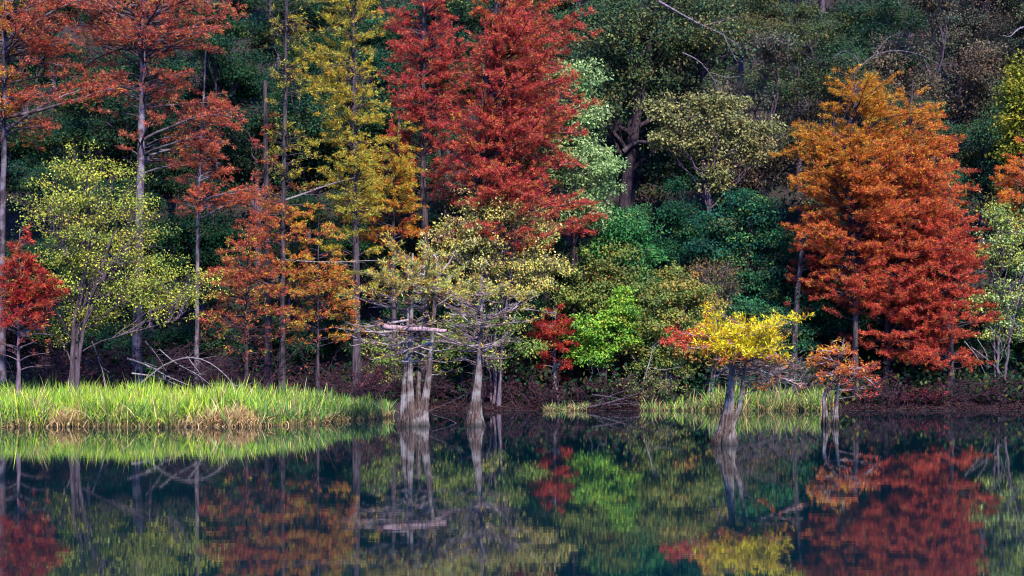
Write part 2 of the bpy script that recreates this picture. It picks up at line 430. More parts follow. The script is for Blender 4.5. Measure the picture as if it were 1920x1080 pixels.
def broad_mesh(seed, H, lobes, pal, leaf=(0.10, 0.2), nsub=60, nleaf=260, sub_r=0.6, r=0.16, lean=(0, 0), bark=M_DARK, wl=0.62,
               stems=1, tint=(1, 1, 1), shell=0.75, colvar=0.2, twigs=5, colfun=None, low=0.25, mixmax=0.75, massvar=0.0):
    """lobes: [(x, z, rx, rz, ry)] envelope of the crown; limbs run to leaf clumps spread through it."""
    rng = np.random.default_rng(seed)
    gt, gc = Geo(), Geo()
    lob = np.array([tuple(l) + (0.0,) * (6 - len(l)) for l in lobes], float)
    w = lob[:, 2] * lob[:, 3] * 1.0; w /= w.sum()
    li = rng.choice(len(lob), nsub, p=w)
    d = unit(rng.normal(size=(nsub, 3)))
    rad = rng.uniform(0, 1, nsub) ** (1 / 3 * shell) * np.where(rng.uniform(size=nsub) < 0.25, rng.uniform(1.0, 1.35, nsub), 1.0)
    C = np.stack([lob[li, 0] + d[:, 0] * rad * lob[li, 2], lob[li, 5] + d[:, 1] * rad * lob[li, 4], lob[li, 1] + d[:, 2] * rad * lob[li, 3]], 1)
    C[:, 2] = np.maximum(C[:, 2], 0.25)
    cx = (lob[:, 0] * w).sum(); cz = (lob[:, 1] * w).sum()
    paths = []
    for j in range(stems):
        off = rng.normal(0, 0.25, 2) * (stems > 1)
        top = np.array([cx + off[0] * 4 * (stems > 1), off[1] * 3, max(cz + lob[:, 3].max() * 0.35, 0.6)])
        pts = [(off[0] * .6, off[1] * .6, -0.3), (off[0] + 0.15 * top[0] + lean[0], off[1], 0.45 * top[2]), tuple(top)]
        P = trunk_path(pts, 16, rng, 0.02)
        fluted(gt, P, np.linspace(r, r * 0.25, 16), r * 0.7, 0.8, 5, rng, 10, tint, 0.12)
        paths.append(P)
    # main limbs go to the middle of each lobe, lesser limbs leave them for the leaf clumps
    nm = max(len(lob), 2) * (2 if len(lob) < 10 else 1)
    mi = np.arange(nm) % len(lob)
    M = np.stack([lob[mi, 0], lob[mi, 5] + rng.normal(0, 0.35, nm) * lob[mi, 4], lob[mi, 1]], 1) + rng.normal(0, 0.25, (nm, 3)) * lob[mi, 2:3]
    M[:, 2] = np.maximum(M[:, 2], 0.3)
    wm = rng.integers(0, stems, nm)
    S0 = np.empty((nm, 3))
    for j, P in enumerate(paths):
        mk = np.where(wm == j)[0]
        zz = np.clip(M[mk, 2] * rng.uniform(0.4, 0.8, len(mk)), P[-1, 2] * low, P[-1, 2])
        for a in (0, 1): S0[mk, a] = np.interp(zz, P[:, 2], P[:, a])
        S0[mk, 2] = zz
    def bow(S, C, up, jit, n):
        d = np.linalg.norm(C - S, axis=1)[:, None]
        mid = 0.5 * (S + C) + np.array([0, 0, up]) * d + rng.normal(0, jit, S.shape) * d
        t = np.linspace(0, 1, n)[None, :, None]
        P = (1 - t) ** 2 * S[:, None] + 2 * t * (1 - t) * mid[:, None] + t * t * C[:, None]
        P[:, 1:] += rng.normal(0, 0.018, P[:, 1:].shape) * (1 + d[:, None])
        return P
    P0 = bow(S0, M, 0.14, 0.16, 9)
    gt.tubes(P0, np.linspace(1, 0.35, 9)[None] * np.full((nm, 1), max(r * 0.30, 0.022)), 6, tint)
    wh = np.empty(nsub, int)
    for j in range(len(lob)):
        mk = np.where(li == j)[0]
        wh[mk] = rng.choice(np.where(mi == j)[0], len(mk))
    S, _ = sample(P0, wh, rng.uniform(0.3, 0.98, nsub))
    P1 = bow(S, C, 0.10, 0.14, 7)
    Ln = np.linalg.norm(C - S, axis=1)
    gt.tubes(P1, np.linspace(1, 0.3, 7)[None] * np.clip(0.008 + 0.009 * Ln, 0.012, r * 0.3)[:, None], 4, tint)
    rs = sub_r * rng.uniform(0.45, 1.45, nsub)
    P2, i2, s2, L2 = shoots(P1, np.full(nsub, twigs), rng, 0.45, 1.0, (0.4, 1.4), lambda i, s: rs[i] * 1.1, 0.5, 4, 0.2)
    gt.tubes(P2, np.linspace(1, 0.3, 4)[None] * np.full((len(P2), 1), 0.012), 3, tint)
    ccol = pick(pal, nsub, rng)
    nl = np.maximum(rng.poisson(nleaf * (rs / sub_r) ** 2), 8)
    idx = np.repeat(np.arange(nsub), nl); n = len(idx)
    dd = unit(rng.normal(size=(n, 3))) * (rng.uniform(0.1, 1, n) ** 0.5)[:, None]
    half = rng.uniform(size=n) < 0.45
    tw, _ = sample(P2, rng.integers(0, len(P2), n), rng.uniform(0.2, 1, n))
    pos = C[idx] + dd * rs[idx, None] * np.array([1.45, 1.2, 0.5])
    pos = np.where(half[:, None], tw + rng.normal(0, 0.10, (n, 3)), pos)
    own = pick(pal, n, rng)
    ccol = ccol * np.exp(rng.normal(0, 1, (nsub, 1)) * massvar)
    mixw = rng.uniform(0.0, mixmax, (n, 1))
    c = ccol[idx] * (1 - mixw) + own * mixw
    if colfun: c = colfun(pos, rng)
    c = np.clip(c * np.exp(rng.normal(0, colvar, (n, 1))), 0.002, 0.85)
    D = unit(dd * 0.6 + rng.normal(0, 0.7, (n, 3)) + np.array([0, 0, -0.25]))
    ll = rng.uniform(leaf[0], leaf[1], n)
    # blades lie mostly flat to the sky, tipped at random
    up = unit(dd * 0.9 + np.array([0, -0.15, 0.7]) + rng.normal(0, 0.5, (n, 3)))
    side = unit(np.cross(D, up))
    gc.kites(pos, D, ll, ll * wl, c, rng, side)
    return gt, gc

def broad(name, label, cat, px, Y, lobes, pal, group=None, seed=1, bark=None, pxcol=None, **kw):
    """lobes: [(px,py,rx,ry)] in picture pixels at distance Y."""
    Y = bank_y(px, Y)
    X, Y, z0 = place_base(px, Y)
    s = Y / F_PX
    lb = [((a - px) * s, zp(b, Y) - z0, c * s, d * s, min(c, 1.3 * d) * s * 0.8) for a, b, c, d in lobes]
    if pxcol: kw["colfun"] = lambda P, rng: pxcol(P[:, 0] / s + px, HORIZON - (P[:, 2] + z0 - CAM_H) / s, rng)
    kw.setdefault("tint", (0.62, 0.52, 0.6)); kw["nleaf"] = int(kw["nleaf"] * 1.35)
    gt, gc = broad_mesh(seed, 1, lb, pal, **kw)
    root = tag(empty(name, (X, Y, z0)), label, cat, group)
    gt.build("trunk", bark or M_DARK, root, True)
    gc.build("crown", M_LEAF, root)
    return root

# palettes, linear base colours with weights
RED = [(0.56, 0.075, 0.072, 4), (0.66, 0.12, 0.09, 3), (0.40, 0.036, 0.05, 2.5), (0.64, 0.22, 0.07, 1.2), (0.22, 0.022, 0.03, 1)]
RUST = [(0.54, 0.12, 0.075, 4), (0.42, 0.075, 0.055, 3), (0.62, 0.20, 0.08, 2), (0.25, 0.055, 0.05, 1.2), (0.44, 0.25, 0.06, 0.5)]
ORANGE = [(0.70, 0.21, 0.035, 4), (0.75, 0.31, 0.04, 3), (0.66, 0.14, 0.05, 3), (0.50, 0.08, 0.045, 1.5)]
GOLD = [(0.60, 0.44, 0.05, 4), (0.48, 0.43, 0.06, 3.5), (0.68, 0.32, 0.045, 1.6), (0.34, 0.36, 0.06, 3), (0.20, 0.27, 0.06, 1.5)]
LEMON = [(0.58, 0.50, 0.10, 4), (0.40, 0.46, 0.12, 3.5), (0.64, 0.38, 0.07, 2), (0.27, 0.36, 0.11, 2)]
YELLOW = [(0.85, 0.66, 0.025, 5), (0.85, 0.56, 0.02, 2), (0.76, 0.68, 0.06, 2), (0.80, 0.36, 0.03, 0.5)]
DRED = [(0.42, 0.04, 0.036, 4), (0.50, 0.07, 0.045, 3), (0.30, 0.025, 0.032, 3), (0.52, 0.16, 0.04, 1)]
OLIVE = [(0.075, 0.125, 0.05, 4), (0.12, 0.14, 0.05, 3), (0.04, 0.09, 0.055, 3), (0.14, 0.11, 0.055, 1.2), (0.22, 0.17, 0.06, 0.6)]
DGREEN = [(0.03, 0.125, 0.06, 4), (0.05, 0.16, 0.06, 3), (0.022, 0.09, 0.06, 3), (0.16, 0.18, 0.04, 0.8)]
TEAL = [(0.016, 0.09, 0.055, 4), (0.03, 0.14, 0.06, 3), (0.011, 0.055, 0.05, 3), (0.12, 0.20, 0.05, 1.0), (0.07, 0.09, 0.04, 0.8)]
LIME = [(0.22, 0.42, 0.04, 4), (0.13, 0.32, 0.045, 3), (0.40, 0.46, 0.06, 2), (0.06, 0.19, 0.045, 3), (0.45, 0.34, 0.06, 0.6)]
YGREEN = [(0.42, 0.45, 0.07, 4), (0.26, 0.34, 0.06, 3), (0.60, 0.50, 0.07, 2), (0.14, 0.22, 0.05, 3), (0.52, 0.36, 0.08, 0.6)]
PALE = [(0.32, 0.46, 0.18, 4), (0.22, 0.36, 0.13, 3), (0.44, 0.52, 0.28, 2), (0.12, 0.25, 0.09, 2)]
SPECK = [(0.70, 0.54, 0.12, 3.5), (0.36, 0.42, 0.10, 4), (0.72, 0.62, 0.32, 1.5), (0.28, 0.08, 0.08, 2), (0.16, 0.26, 0.08, 2)]
BRUSH = [(0.07, 0.018, 0.028, 3), (0.04, 0.016, 0.026, 3), (0.11, 0.035, 0.026, 1.2), (0.03, 0.045, 0.025, 1.5)]
MIXOL = [(0.22, 0.28, 0.06, 4), (0.14, 0.22, 0.06, 3), (0.40, 0.28, 0.07, 1.5), (0.42, 0.17, 0.06, 0.9), (0.09, 0.16, 0.06, 3)]


# ------------------------------------------------------------------ cypresses standing in the water
Yw = 64.0
def px_stem(px, Y, pts, dy=0.0, lean=0.0):
    s = Y / F_PX
    n = len(pts)
    return [((a - px) * s, dy + lean * i / max(n - 1, 1), zp(b, Y)) for i, (a, b) in enumerate(pts)]

def water_cypress(label, px, Y, stems, prof, nb, pal, seed, fluting, limbs=(), cat="tree", **kw):
    """stems: [(px points, r_base, r_top, flare, dy)], limbs: [(px points, r0, r1, dy0, dy1)] traced by hand."""
    s = Y / F_PX
    X = float(xp(px, Y))
    st = [([(p[0][0] , p[0][1], -0.8)] + p, r0, r1, fl) for p, r0, r1, fl in [(px_stem(px, Y, pts, dy), r0, r1, fl) for pts, r0, r1, fl, dy in stems]]
    pr = [(zp(a, Y), b * s, c * s) for a, b, c in prof]
    ex = []
    for pts, r0, r1, d0, d1 in limbs:
        n = len(pts)
        ex.append(([((a - px) * s, d0 + (d1 - d0) * i / (n - 1), zp(b, Y)) for i, (a, b) in enumerate(pts)], r0, r1))
    cf, ff = kw.pop("pxcol", None), kw.pop("pxfol", None)
    if cf: kw["colfun"] = lambda P, rng: cf(P[:, 0] / s + px, HORIZON - (P[:, 2] - CAM_H) / s, rng)
    if ff: kw["fol"] = lambda P: ff(P[:, 0] / s + px, HORIZON - (P[:, 2] - CAM_H) / s)
    kw.setdefault("btint", (1.6, 1.45, 1.6)); kw.setdefault("tw", 1.35); kw["wet"] = True; kw.setdefault("depth", 0.55); kw.setdefault("nbx", 1.0)
    bark = kw.pop("bark", M_PALE)
    gt, gc = conifer_mesh(seed, st, pr, nb, pal, nfl=fluting, extra=ex, **kw)
    root = tag(empty("cypress_tree", (X, Y, 0)), label, cat, "cypress trees standing in the water")
    gt.build("trunk", bark, root, True)
    gc.build("crown", M_NEEDLE, root)
    return root

def blend(X, lo, hi, A, B, rng, amount=1.0):
    n = len(X)
    w = smooth(lo, hi, X)[:, None] * amount
    return np.where(rng.uniform(size=(n, 1)) < w, pick(B, n, rng), pick(A, n, rng))

water_cypress("pale grey water cypress of several fluted trunks with a log lodged across its branches", 775, Yw,
    [([(758, 798), (757, 740), (760, 700), (764, 640), (766, 560), (763, 480)], 0.125, 0.04, 1.0, 0.05),
     ([(770, 798), (769, 700), (770, 640), (773, 560), (774, 475)], 0.145, 0.05, 1.1, -0.10),
     ([(781, 798), (784, 720), (787, 650), (792, 590), (795, 500)], 0.09, 0.03, 0.9, 0.35),
     ([(789, 798), (797, 755), (803, 715), (808, 660), (813, 600), (817, 540), (822, 490)], 0.155, 0.055, 0.9, -0.15)],
    [(700, 25, 20), (675, 60, 45), (640, 105, 80), (612, 118, 85), (575, 120, 80), (545, 122, 85), (520, 125, 95), (490, 95, 95), (466, 55, 60), (452, 15, 20)],
    72, GOLD, 11, 9,
    limbs=[([(812, 640), (780, 652), (745, 664), (705, 676)], 0.055, 0.015, -0.2, -0.8),
           ([(814, 622), (850, 640), (900, 655)], 0.055, 0.015, -0.2, -0.9),
           ([(766, 600), (730, 606), (690, 614), (650, 606)], 0.06, 0.014, 0, -0.6),
           ([(768, 570), (735, 560), (700, 548), (655, 545)], 0.06, 0.014, 0, 0.5),
           ([(816, 560), (850, 545), (890, 520)], 0.06, 0.015, 0, 0.3),
           ([(818, 530), (830, 505), (845, 490), (852, 470)], 0.07, 0.02, 0, 0.1),
           ([(770, 640), (740, 650), (705, 640), (668, 648)], 0.05, 0.012, 0, -0.9)],
    leaf=(0.10, 0.2), dens=1.0, wob=0.2, twig=4.4, bare_twigs=3.5, rise=(0.22, 0.20), lift=0.25, flare=0.19, flare_h=1.25, br=0.05, inner=0.25,
    pxfol=lambda X, Yp: np.clip(0.95 * smooth(580, 500, Yp) + 0.06 + 0.3 * (X < 690) * (Yp < 570), 0, 1),
    pxcol=lambda X, Yp, rng: blend(-X, -840, -690, LEMON, ORANGE[:2] + LEMON, rng, 0.75))

water_cypress("slender single-trunked grey water cypress with a fluted base, flat gold top and bare limbs", 893, Yw,
    [([(890, 798), (893, 740), (898, 700), (900, 640), (902, 580), (903, 518)], 0.19, 0.05, 1.25, 0.0)],
    [(690, 20, 25), (670, 55, 70), (640, 75, 90), (610, 95, 110), (585, 100, 105), (560, 85, 95), (535, 60, 85), (518, 30, 60)],
    50, GOLD, 12, 10,
    limbs=[([(902, 600), (940, 588), (985, 578), (1040, 590)], 0.055, 0.012, 0, -0.5),
           ([(900, 650), (935, 640), (975, 632)], 0.045, 0.012, 0, 0.4),
           ([(900, 620), (875, 600), (850, 575), (820, 560)], 0.05, 0.012, 0, -0.4),
           ([(899, 660), (870, 658), (830, 650)], 0.045, 0.012, 0, 0.5),
           ([(903, 560), (935, 570), (985, 545)], 0.05, 0.012, 0, 0.3),
           ([(898, 690), (910, 675), (950, 672)], 0.035, 0.01, 0, -0.3),
           ([(898, 634), (888, 632), (884, 640)], 0.10, 0.04, -0.05, -0.1)],
    leaf=(0.10, 0.2), dens=0.75, wob=0.18, twig=4.2, bare_twigs=3.5, rise=(0.2, 0.15), lift=0.22, flare=0.17, flare_h=1.5, br=0.05, inner=0.25,
    pxfol=lambda X, Yp: np.clip(0.95 * smooth(572, 535, Yp) + 0.02 + 0.3 * (X > 975), 0, 1),
    pxcol=lambda X, Yp, rng: blend(X, 900, 1010, LEMON, LEMON + GOLD[2:3], rng))

Yc = 50.4
water_cypress("small water cypress with a brilliant yellow flat crown and one red spray", 1360, Yc,
    [([(1357, 833), (1361, 800), (1367, 760), (1371, 720), (1373, 690), (1378, 658), (1383, 628), (1390, 600)], 0.165, 0.04, 1.0, 0.0),
     ([(1366, 790), (1371, 740), (1371, 700), (1368, 660), (1364, 632)], 0.10, 0.04, 0.0, 0.03),
     ([(1369, 815), (1375, 792), (1386, 768), (1391, 730), (1396, 690), (1403, 660), (1412, 640)], 0.10, 0.03, 0.0, -0.03)],
    [(672, 60, 90), (655, 105, 122), (638, 98, 118), (622, 84, 110), (610, 74, 102), (600, 62, 90), (592, 40, 60)],
    60, YELLOW, 13, 8,
    limbs=[([(1374, 672), (1345, 662), (1310, 652), (1270, 652), (1243, 645)], 0.045, 0.010, 0, -0.5),
           ([(1370, 650), (1340, 640), (1300, 628), (1255, 618)], 0.035, 0.008, 0, 0.3),
           ([(1370, 692), (1352, 692), (1344, 708), (1336, 722), (1326, 736)], 0.035, 0.012, 0, -0.3),
           ([(1377, 704), (1390, 694), (1415, 690), (1440, 702), (1475, 712), (1505, 728)], 0.04, 0.010, 0, -0.6),
           ([(1440, 702), (1462, 708), (1480, 722), (1490, 722)], 0.02, 0.008, -0.35, -0.5),
           ([(1378, 668), (1400, 668), (1425, 650), (1450, 640)], 0.045, 0.012, 0, 0.3),
           ([(1397, 682), (1430, 690), (1470, 694), (1512, 690)], 0.03, 0.008, 0.05, 0.6),
           ([(1394, 740), (1405, 735), (1430, 727), (1450, 720)], 0.025, 0.008, 0.05, -0.2),
           ([(1390, 612), (1370, 598), (1345, 584), (1334, 574)], 0.025, 0.008, 0, 0.1)],
    leaf=(0.09, 0.19), dens=0.62, wob=0.2, nbx=1.15, twig=5.0, bare_twigs=2.5, rise=(0.30, 0.22), lift=0.25, flare=0.24, flare_h=1.5, btint=(1.7, 1.45, 1.5), plates=5, br=0.03, inner=0.3, wl=0.26, cluster=7, zjit=0.12,
    pxfol=lambda X, Yp: np.clip(0.9 * smooth(690, 655, Yp) * (1 - 0.6 * smooth(1440, 1500, X) * smooth(640, 660, Yp)) + 0.6 * ((X > 1395) & (Yp > 705) & (X < 1452)) + 0.04
                                - 0.35 * ((X < 1300) & (Yp > 655)), 0, 1),
    pxcol=lambda X, Yp, rng: np.where((X + rng.normal(0, 22, len(X)) < 1312)[:, None], blend(-X, -1325, -1262, ORANGE, [(0.72, 0.12, 0.06, 3), (0.62, 0.07, 0.05, 2)], rng),
                             np.where((Yp > 668)[:, None], pick(ORANGE + YELLOW[1:2], len(X), rng), pick(YELLOW, len(X), rng))))

water_cypress("little twin-stemmed water cypress with orange and yellow leaves in front of the reeds", 1558, 64.5,
    [([(1549, 798), (1546, 760), (1545, 742), (1553, 722), (1564, 712), (1569, 685), (1573, 665)], 0.095, 0.035, 1.0, 0.0),
     ([(1566, 798), (1569, 760), (1573, 720), (1576, 690), (1579, 655), (1584, 635)], 0.085, 0.025, 1.0, 0.1)],
    [(728, 30, 85), (712, 62, 98), (700, 58, 98), (688, 45, 95), (672, 68, 80), (658, 66, 60), (645, 40, 44), (630, 12, 22)],
    36, ORANGE, 14, 7,
    limbs=[([(1573, 680), (1550, 672), (1525, 668), (1505, 680)], 0.035, 0.01, 0, -0.4),
           ([(1578, 694), (1605, 690), (1640, 684)], 0.035, 0.01, 0.1, -0.3),
           ([(1575, 748), (1600, 743), (1640, 740)], 0.028, 0.008, 0.1, -0.4),
           ([(1550, 730), (1544, 722), (1541, 714)], 0.03, 0.01, 0, 0),
           ([(1560, 716), (1553, 735), (1560, 762)], 0.022, 0.01, 0.02, 0.1)],
    leaf=(0.10, 0.19), dens=0.36, nbx=1.0, wob=0.22, twig=5, bare_twigs=3, rise=(0.25, 0.18), lift=0.2, flare=0.09, flare_h=1.0, br=0.03, wl=0.27, zjit=0.12,
    pxfol=lambda X, Yp: 0.8 - 0.25 * smooth(690, 730, Yp),
    pxcol=lambda X, Yp, rng: np.where(rng.uniform(size=(len(X), 1)) < 0.4 * smooth(690, 640, Yp)[:, None], pick(YELLOW[1:], len(X), rng),
                                      blend(X + 1.2 * (Yp - 690), 1570, 1650, ORANGE, [(0.62, 0.10, 0.05, 3), (0.5, 0.07, 0.05, 2), (0.6, 0.2, 0.05, 1)], rng)))

# the log caught in the branches
def log_mesh(px0, py0, px1, py1, Y, r, dy=0.0, seed=0, k=14):
    rng = np.random.default_rng(seed)
    A = np.array([xp(px0, Y), Y, zp(py0, Y)]); B = np.array([xp(px1, Y), Y + dy, zp(py1, Y)])
    t = np.concatenate([[0, 0.0], np.linspace(0.004, 0.996, 14), [1, 1.0]])
    P = A + (B - A) * t[:, None]
    P[2:-2] += rng.normal(0, r * 0.10, (14, 3))
    R = r * (1 + rng.normal(0, 0.06, 18)); R[[0, -1]] = 0.002; R[[1, -2]] = r * 0.93
    R *= np.linspace(1.05, 0.85, 18)
    g = Geo(); P0 = P - A
    g.tubes(P0[None], R[None], k)
    # broken branch stubs
    i = rng.integers(4, 14, 3)
    st = P0[i]; az = rng.uniform(0, 2 * pi, 3)
    Q = grow(st, az, rng.uniform(0.2, 1.0, 3), rng.uniform(0.2, 1, 3), rng.uniform(2.0, 3.5, 3) * r, 4, 0.1, rng)
    g.tubes(Q, np.linspace(1, 0.6, 4)[None] * np.full((3, 1), r * 0.16), 6)
    return g, A
gl, A = log_mesh(720, 613, 837, 621, Yw - 0.85, 0.115, -0.1, 3)
tag(gl.build("log", M_LOG, None, True, loc=A), "straight pinkish weathered log lodged level across the grey cypress branches", "log")

# ------------------------------------------------------------------ named trees on the banks
conifer("cypress_tree", "tall cypress with a speckled grey trunk and rusty red layered branches behind the bright reeds", "tree", 256, 75,
        [(256, 760), (257, 640), (261, 450), (264, 300), (268, 120), (271, 0), (274, -160)],
        [(325, 60, 90), (290, 55, 190), (240, 90, 235), (200, 70, 120), (160, 100, 120), (120, 120, 175), (80, 150, 185), (40, 190, 190), (-20, 200, 170), (-90, 130, 120), (-160, 20, 20)],
        84, RUST, r=(0.28, 0.09), tint=(0.8, 0.74, 0.86), btint=(0.55, 0.5, 0.58), plates=11, seed=21, dens=0.42, rise=(0.42, 0.0), inner=0.4)
conifer("cypress_tree", "thin grey-stemmed cypress with rust orange sprays, beside the tall speckled cypress trunk", "tree", 368, 77,
        [(368, 760), (369, 600), (371, 400), (377, 260), (386, 90)],
        [(440, 40, 110), (405, 65, 125), (370, 60, 120), (340, 80, 100), (290, 30, 60), (250, 40, 70), (200, 40, 60), (150, 30, 60), (95, 10, 15)],
        64, RUST, r=(0.13, 0.04), tint=(0.7, 0.65, 0.75), btint=(0.6, 0.55, 0.6), plates=8, seed=22, dens=0.6, rise=(0.35, -0.02), pxcol=lambda X, Yp, rng: blend(Yp, 250, 420, RUST, ORANGE[2:] + RUST[:1], rng))
conifer("cypress_tree", "orange-red cypress at the edge of the view with long layered branches reaching out", "tree", 4, 72,
        [(4, 760), (3, 500), (8, 250), (8, 0), (8, -200)],
        [(345, 60, 55), (305, 70, 120), (270, 40, 60), (212, 90, 215), (165, 80, 90), (130, 90, 200), (60, 100, 175), (0, 120, 170), (-80, 100, 150), (-200, 15, 15)],
        70, RUST, r=(0.18, 0.07), tint=(0.6, 0.55, 0.66), btint=(0.6, 0.55, 0.6), plates=8, seed=23, dens=0.55, rise=(0.3, 0.0),
        pxcol=lambda X, Yp, rng: blend(X, 20, 70, ORANGE + GOLD[:1], RUST + ORANGE[3:], rng))
conifer("cypress_sapling", "small dark red cypress with bare lower twigs, low beside the yellow-green tree", "tree", 34, 68,
        [(34, 770), (35, 650), (36, 540), (38, 430)],
        [(690, 40, 50), (640, 60, 65), (590, 62, 72), (545, 55, 72), (500, 42, 50), (460, 25, 28), (438, 6, 6)],
        60, DRED, r=(0.09, 0.02), tint=(0.6, 0.5, 0.6), seed=24, dens=0.9, leaf=(0.12, 0.24), rise=(0.55, 0.2), bark=M_TWIG, pxfol=lambda X, Yp: 1 - 0.93 * smooth(560, 650, Yp + 0.5 * np.abs(X - 36)), bare_twigs=2.0,
        pxcol=lambda X, Yp, rng: blend(Yp, 440, 520, DRED + ORANGE[2:3], DRED, rng))
broad("leaning_tree", "airy yellow-green small-leaved tree leaning out over the bright reeds", "tree", 135, 70.5,
      [(165, 395, 118, 105), (110, 420, 80, 85), (150, 300, 50, 35), (95, 520, 75, 55), (225, 500, 85, 70), (270, 440, 40, 70), (350, 550, 75, 62), (300, 540, 60, 50), (120, 610, 60, 40), (210, 595, 50, 35)],
      YGREEN, seed=31, tint=(0.4, 0.33, 0.4), nsub=195, nleaf=95, sub_r=0.6, leaf=(0.08, 0.15), r=0.13, stems=4, bark=M_TWIG, colvar=0.3, shell=0.9)
conifer("cypress_tree", "lanky purple-grey cypress trunk with thin orange and olive sprays", "tree", 529, 79,
        [(529, 770), (529, 600), (531, 400), (534, 220), (537, 0), (538, -120)],
        [(610, 60, 70), (560, 100, 90), (515, 130, 80), (460, 150, 95), (420, 110, 90), (380, 60, 80), (330, 30, 60), (250, 40, 60), (150, 30, 50), (40, 40, 50), (-120, 10, 10)],
        100, ORANGE, r=(0.17, 0.06), plates=11, seed=25, dens=0.95, rise=(0.3, -0.08), bark=M_DARK,
        pxcol=lambda X, Yp, rng: np.where((Yp < 340)[:, None], pick(GOLD, len(X), rng), blend(X + rng.normal(0, 30, len(X)), 480, 580, RUST, ORANGE + GOLD[:2], rng)),
        pxfol=lambda X, Yp: 0.22 + 0.78 * smooth(340, 430, Yp) - 0.3 * smooth(580, 620, Yp))
conifer("cypress_sapling", "low rust and olive cypress sapling spreading in front of the lanky purple-grey trunk", "tree", 462, 77.5,
        [(462, 770), (462, 600), (466, 410)],
        [(690, 60, 60), (640, 80, 90), (590, 85, 95), (540, 75, 80), (490, 60, 60), (440, 35, 35), (412, 8, 8)],
        52, RUST, r=(0.09, 0.02), seed=71, dens=0.36, rise=(0.25, -0.05), bark=M_DARK, btint=(0.8, 0.7, 0.85), bare_twigs=1.5,
        pxfol=lambda X, Yp: 1 - 0.75 * smooth(560, 640, Yp), pxcol=lambda X, Yp, rng: np.where(rng.uniform(size=(len(X), 1)) < 0.2, pick(GOLD, len(X), rng), pick(RUST, len(X), rng)))
conifer("cypress_sapling", "loose orange and yellow-green cypress sapling below the golden yellow cypress", "tree", 596, 79.5,
        [(596, 770), (596, 600), (598, 400)],
        [(680, 50, 60), (620, 70, 80), (570, 75, 80), (520, 70, 75), (470, 50, 60), (430, 30, 35), (402, 8, 8)],
        50, ORANGE, r=(0.09, 0.02), seed=72, dens=0.36, rise=(0.25, -0.05), bark=M_DARK, btint=(0.8, 0.7, 0.85), bare_twigs=1.5,
        pxfol=lambda X, Yp: 1 - 0.7 * smooth(580, 660, Yp), pxcol=lambda X, Yp, rng: np.where(rng.uniform(size=(len(X), 1)) < 0.4, pick(GOLD, len(X), rng), pick(ORANGE[:3] + RUST[:1], len(X), rng)))
conifer("cypress_tree", "broken purple-barked cypress trunk behind the orange and olive sprays", "tree", 503, 84,
        [(503, 770), (503, 560), (500, 400), (498, 270), (497, 150)],
        [(560, 30, 30), (480, 50, 40), (400, 40, 40), (300, 30, 30), (160, 10, 10)], 34, RUST, r=(0.26, 0.10), seed=26, dens=0.5, bark=M_DARK)
conifer("cypress_tree", "tall golden yellow cypress between the dark green trees and the crimson cypresses", "tree", 668, 81,
        [(668, 770), (668, 500), (664, 300), (662, 100), (664, -80)],
        [(540, 50, 50), (470, 80, 60), (410, 90, 60), (350, 70, 70), (280, 80, 65), (220, 100, 60), (150, 110, 65), (95, 110, 72), (40, 95, 85), (-20, 85, 75), (-80, 50, 50)],
        110, GOLD, r=(0.26, 0.06), seed=27, dens=0.75, wob=0.17, rise=(0.5, 0.1), bark=M_DARK)
conifer("cypress_tree", "shorter gold and orange cypress in front of the crimson cypress, its dark trunk bare below", "tree", 738, 78,
        [(738, 770), (738, 480), (737, 340), (750, 215)],
        [(490, 100, 60), (440, 70, 80), (400, 110, 70), (350, 95, 60), (310, 80, 60), (270, 45, 45), (235, 20, 30), (215, 5, 5)],
        60, GOLD, r=(0.20, 0.04), seed=28, dens=0.85, rise=(0.4, 0.1), bark=M_DARK,
        pxcol=lambda X, Yp, rng: blend(Yp + rng.normal(0, 30, len(X)), 350, 460, GOLD + ORANGE[:1], ORANGE, rng))
conifer("cypress_tree", "crimson cypress beside the golden one, its crown cut by the top of the picture", "tree", 800, 84,
        [(800, 770), (797, 480), (792, 260), (795, 60), (796, -130)],
        [(420, 95, 50), (385, 85, 60), (340, 70, 60), (290, 75, 105), (240, 78, 105), (180, 78, 105), (120, 72, 90), (50, 85, 75), (0, 85, 70), (-60, 75, 65), (-130, 30, 30)],
        130, RED, r=(0.30, 0.07), seed=29, wob=0.14, dens=0.75, rise=(0.45, 0.12), bark=M_DARK)
conifer("cypress_tree", "largest crimson cypress, broad and bushy, leaning over the speckled yellow shrub", "tree", 897, 73,
        [(897, 770), (897, 500), (897, 340), (905, 200), (925, 60), (945, -120)],
        [(545, 0, 185), (500, 10, 215), (455, 30, 225), (400, 55, 215), (350, 65, 205), (310, 70, 165), (265, 80, 180), (210, 65, 205), (165, 50, 205), (110, 45, 190), (60, 45, 180), (10, 50, 150), (-50, 50, 120), (-120, 30, 40)],
        165, RED, r=(0.34, 0.08), seed=30, wob=0.14, dens=0.8, rise=(0.5, 0.12), bark=M_DARK,
        pxcol=lambda X, Yp, rng: np.where(rng.uniform(size=(len(X), 1)) < 0.12 + 0.5 * smooth(70, 20, Yp + np.abs(X - 925) * 0.7)[:, None], pick(ORANGE, len(X), rng), pick(RED, len(X), rng)))
broad("pale_tree", "pale silvery green broadleaf tree peeping out behind the largest crimson cypress", "tree", 1075, 86,
      [(1092, 310, 62, 72), (1105, 390, 40, 35), (1075, 190, 48, 65), (1040, 270, 50, 60), (1060, 130, 40, 45)],
      PALE, seed=32, nsub=90, nleaf=170, sub_r=0.8, leaf=(0.14, 0.28), wl=0.45, r=0.2)
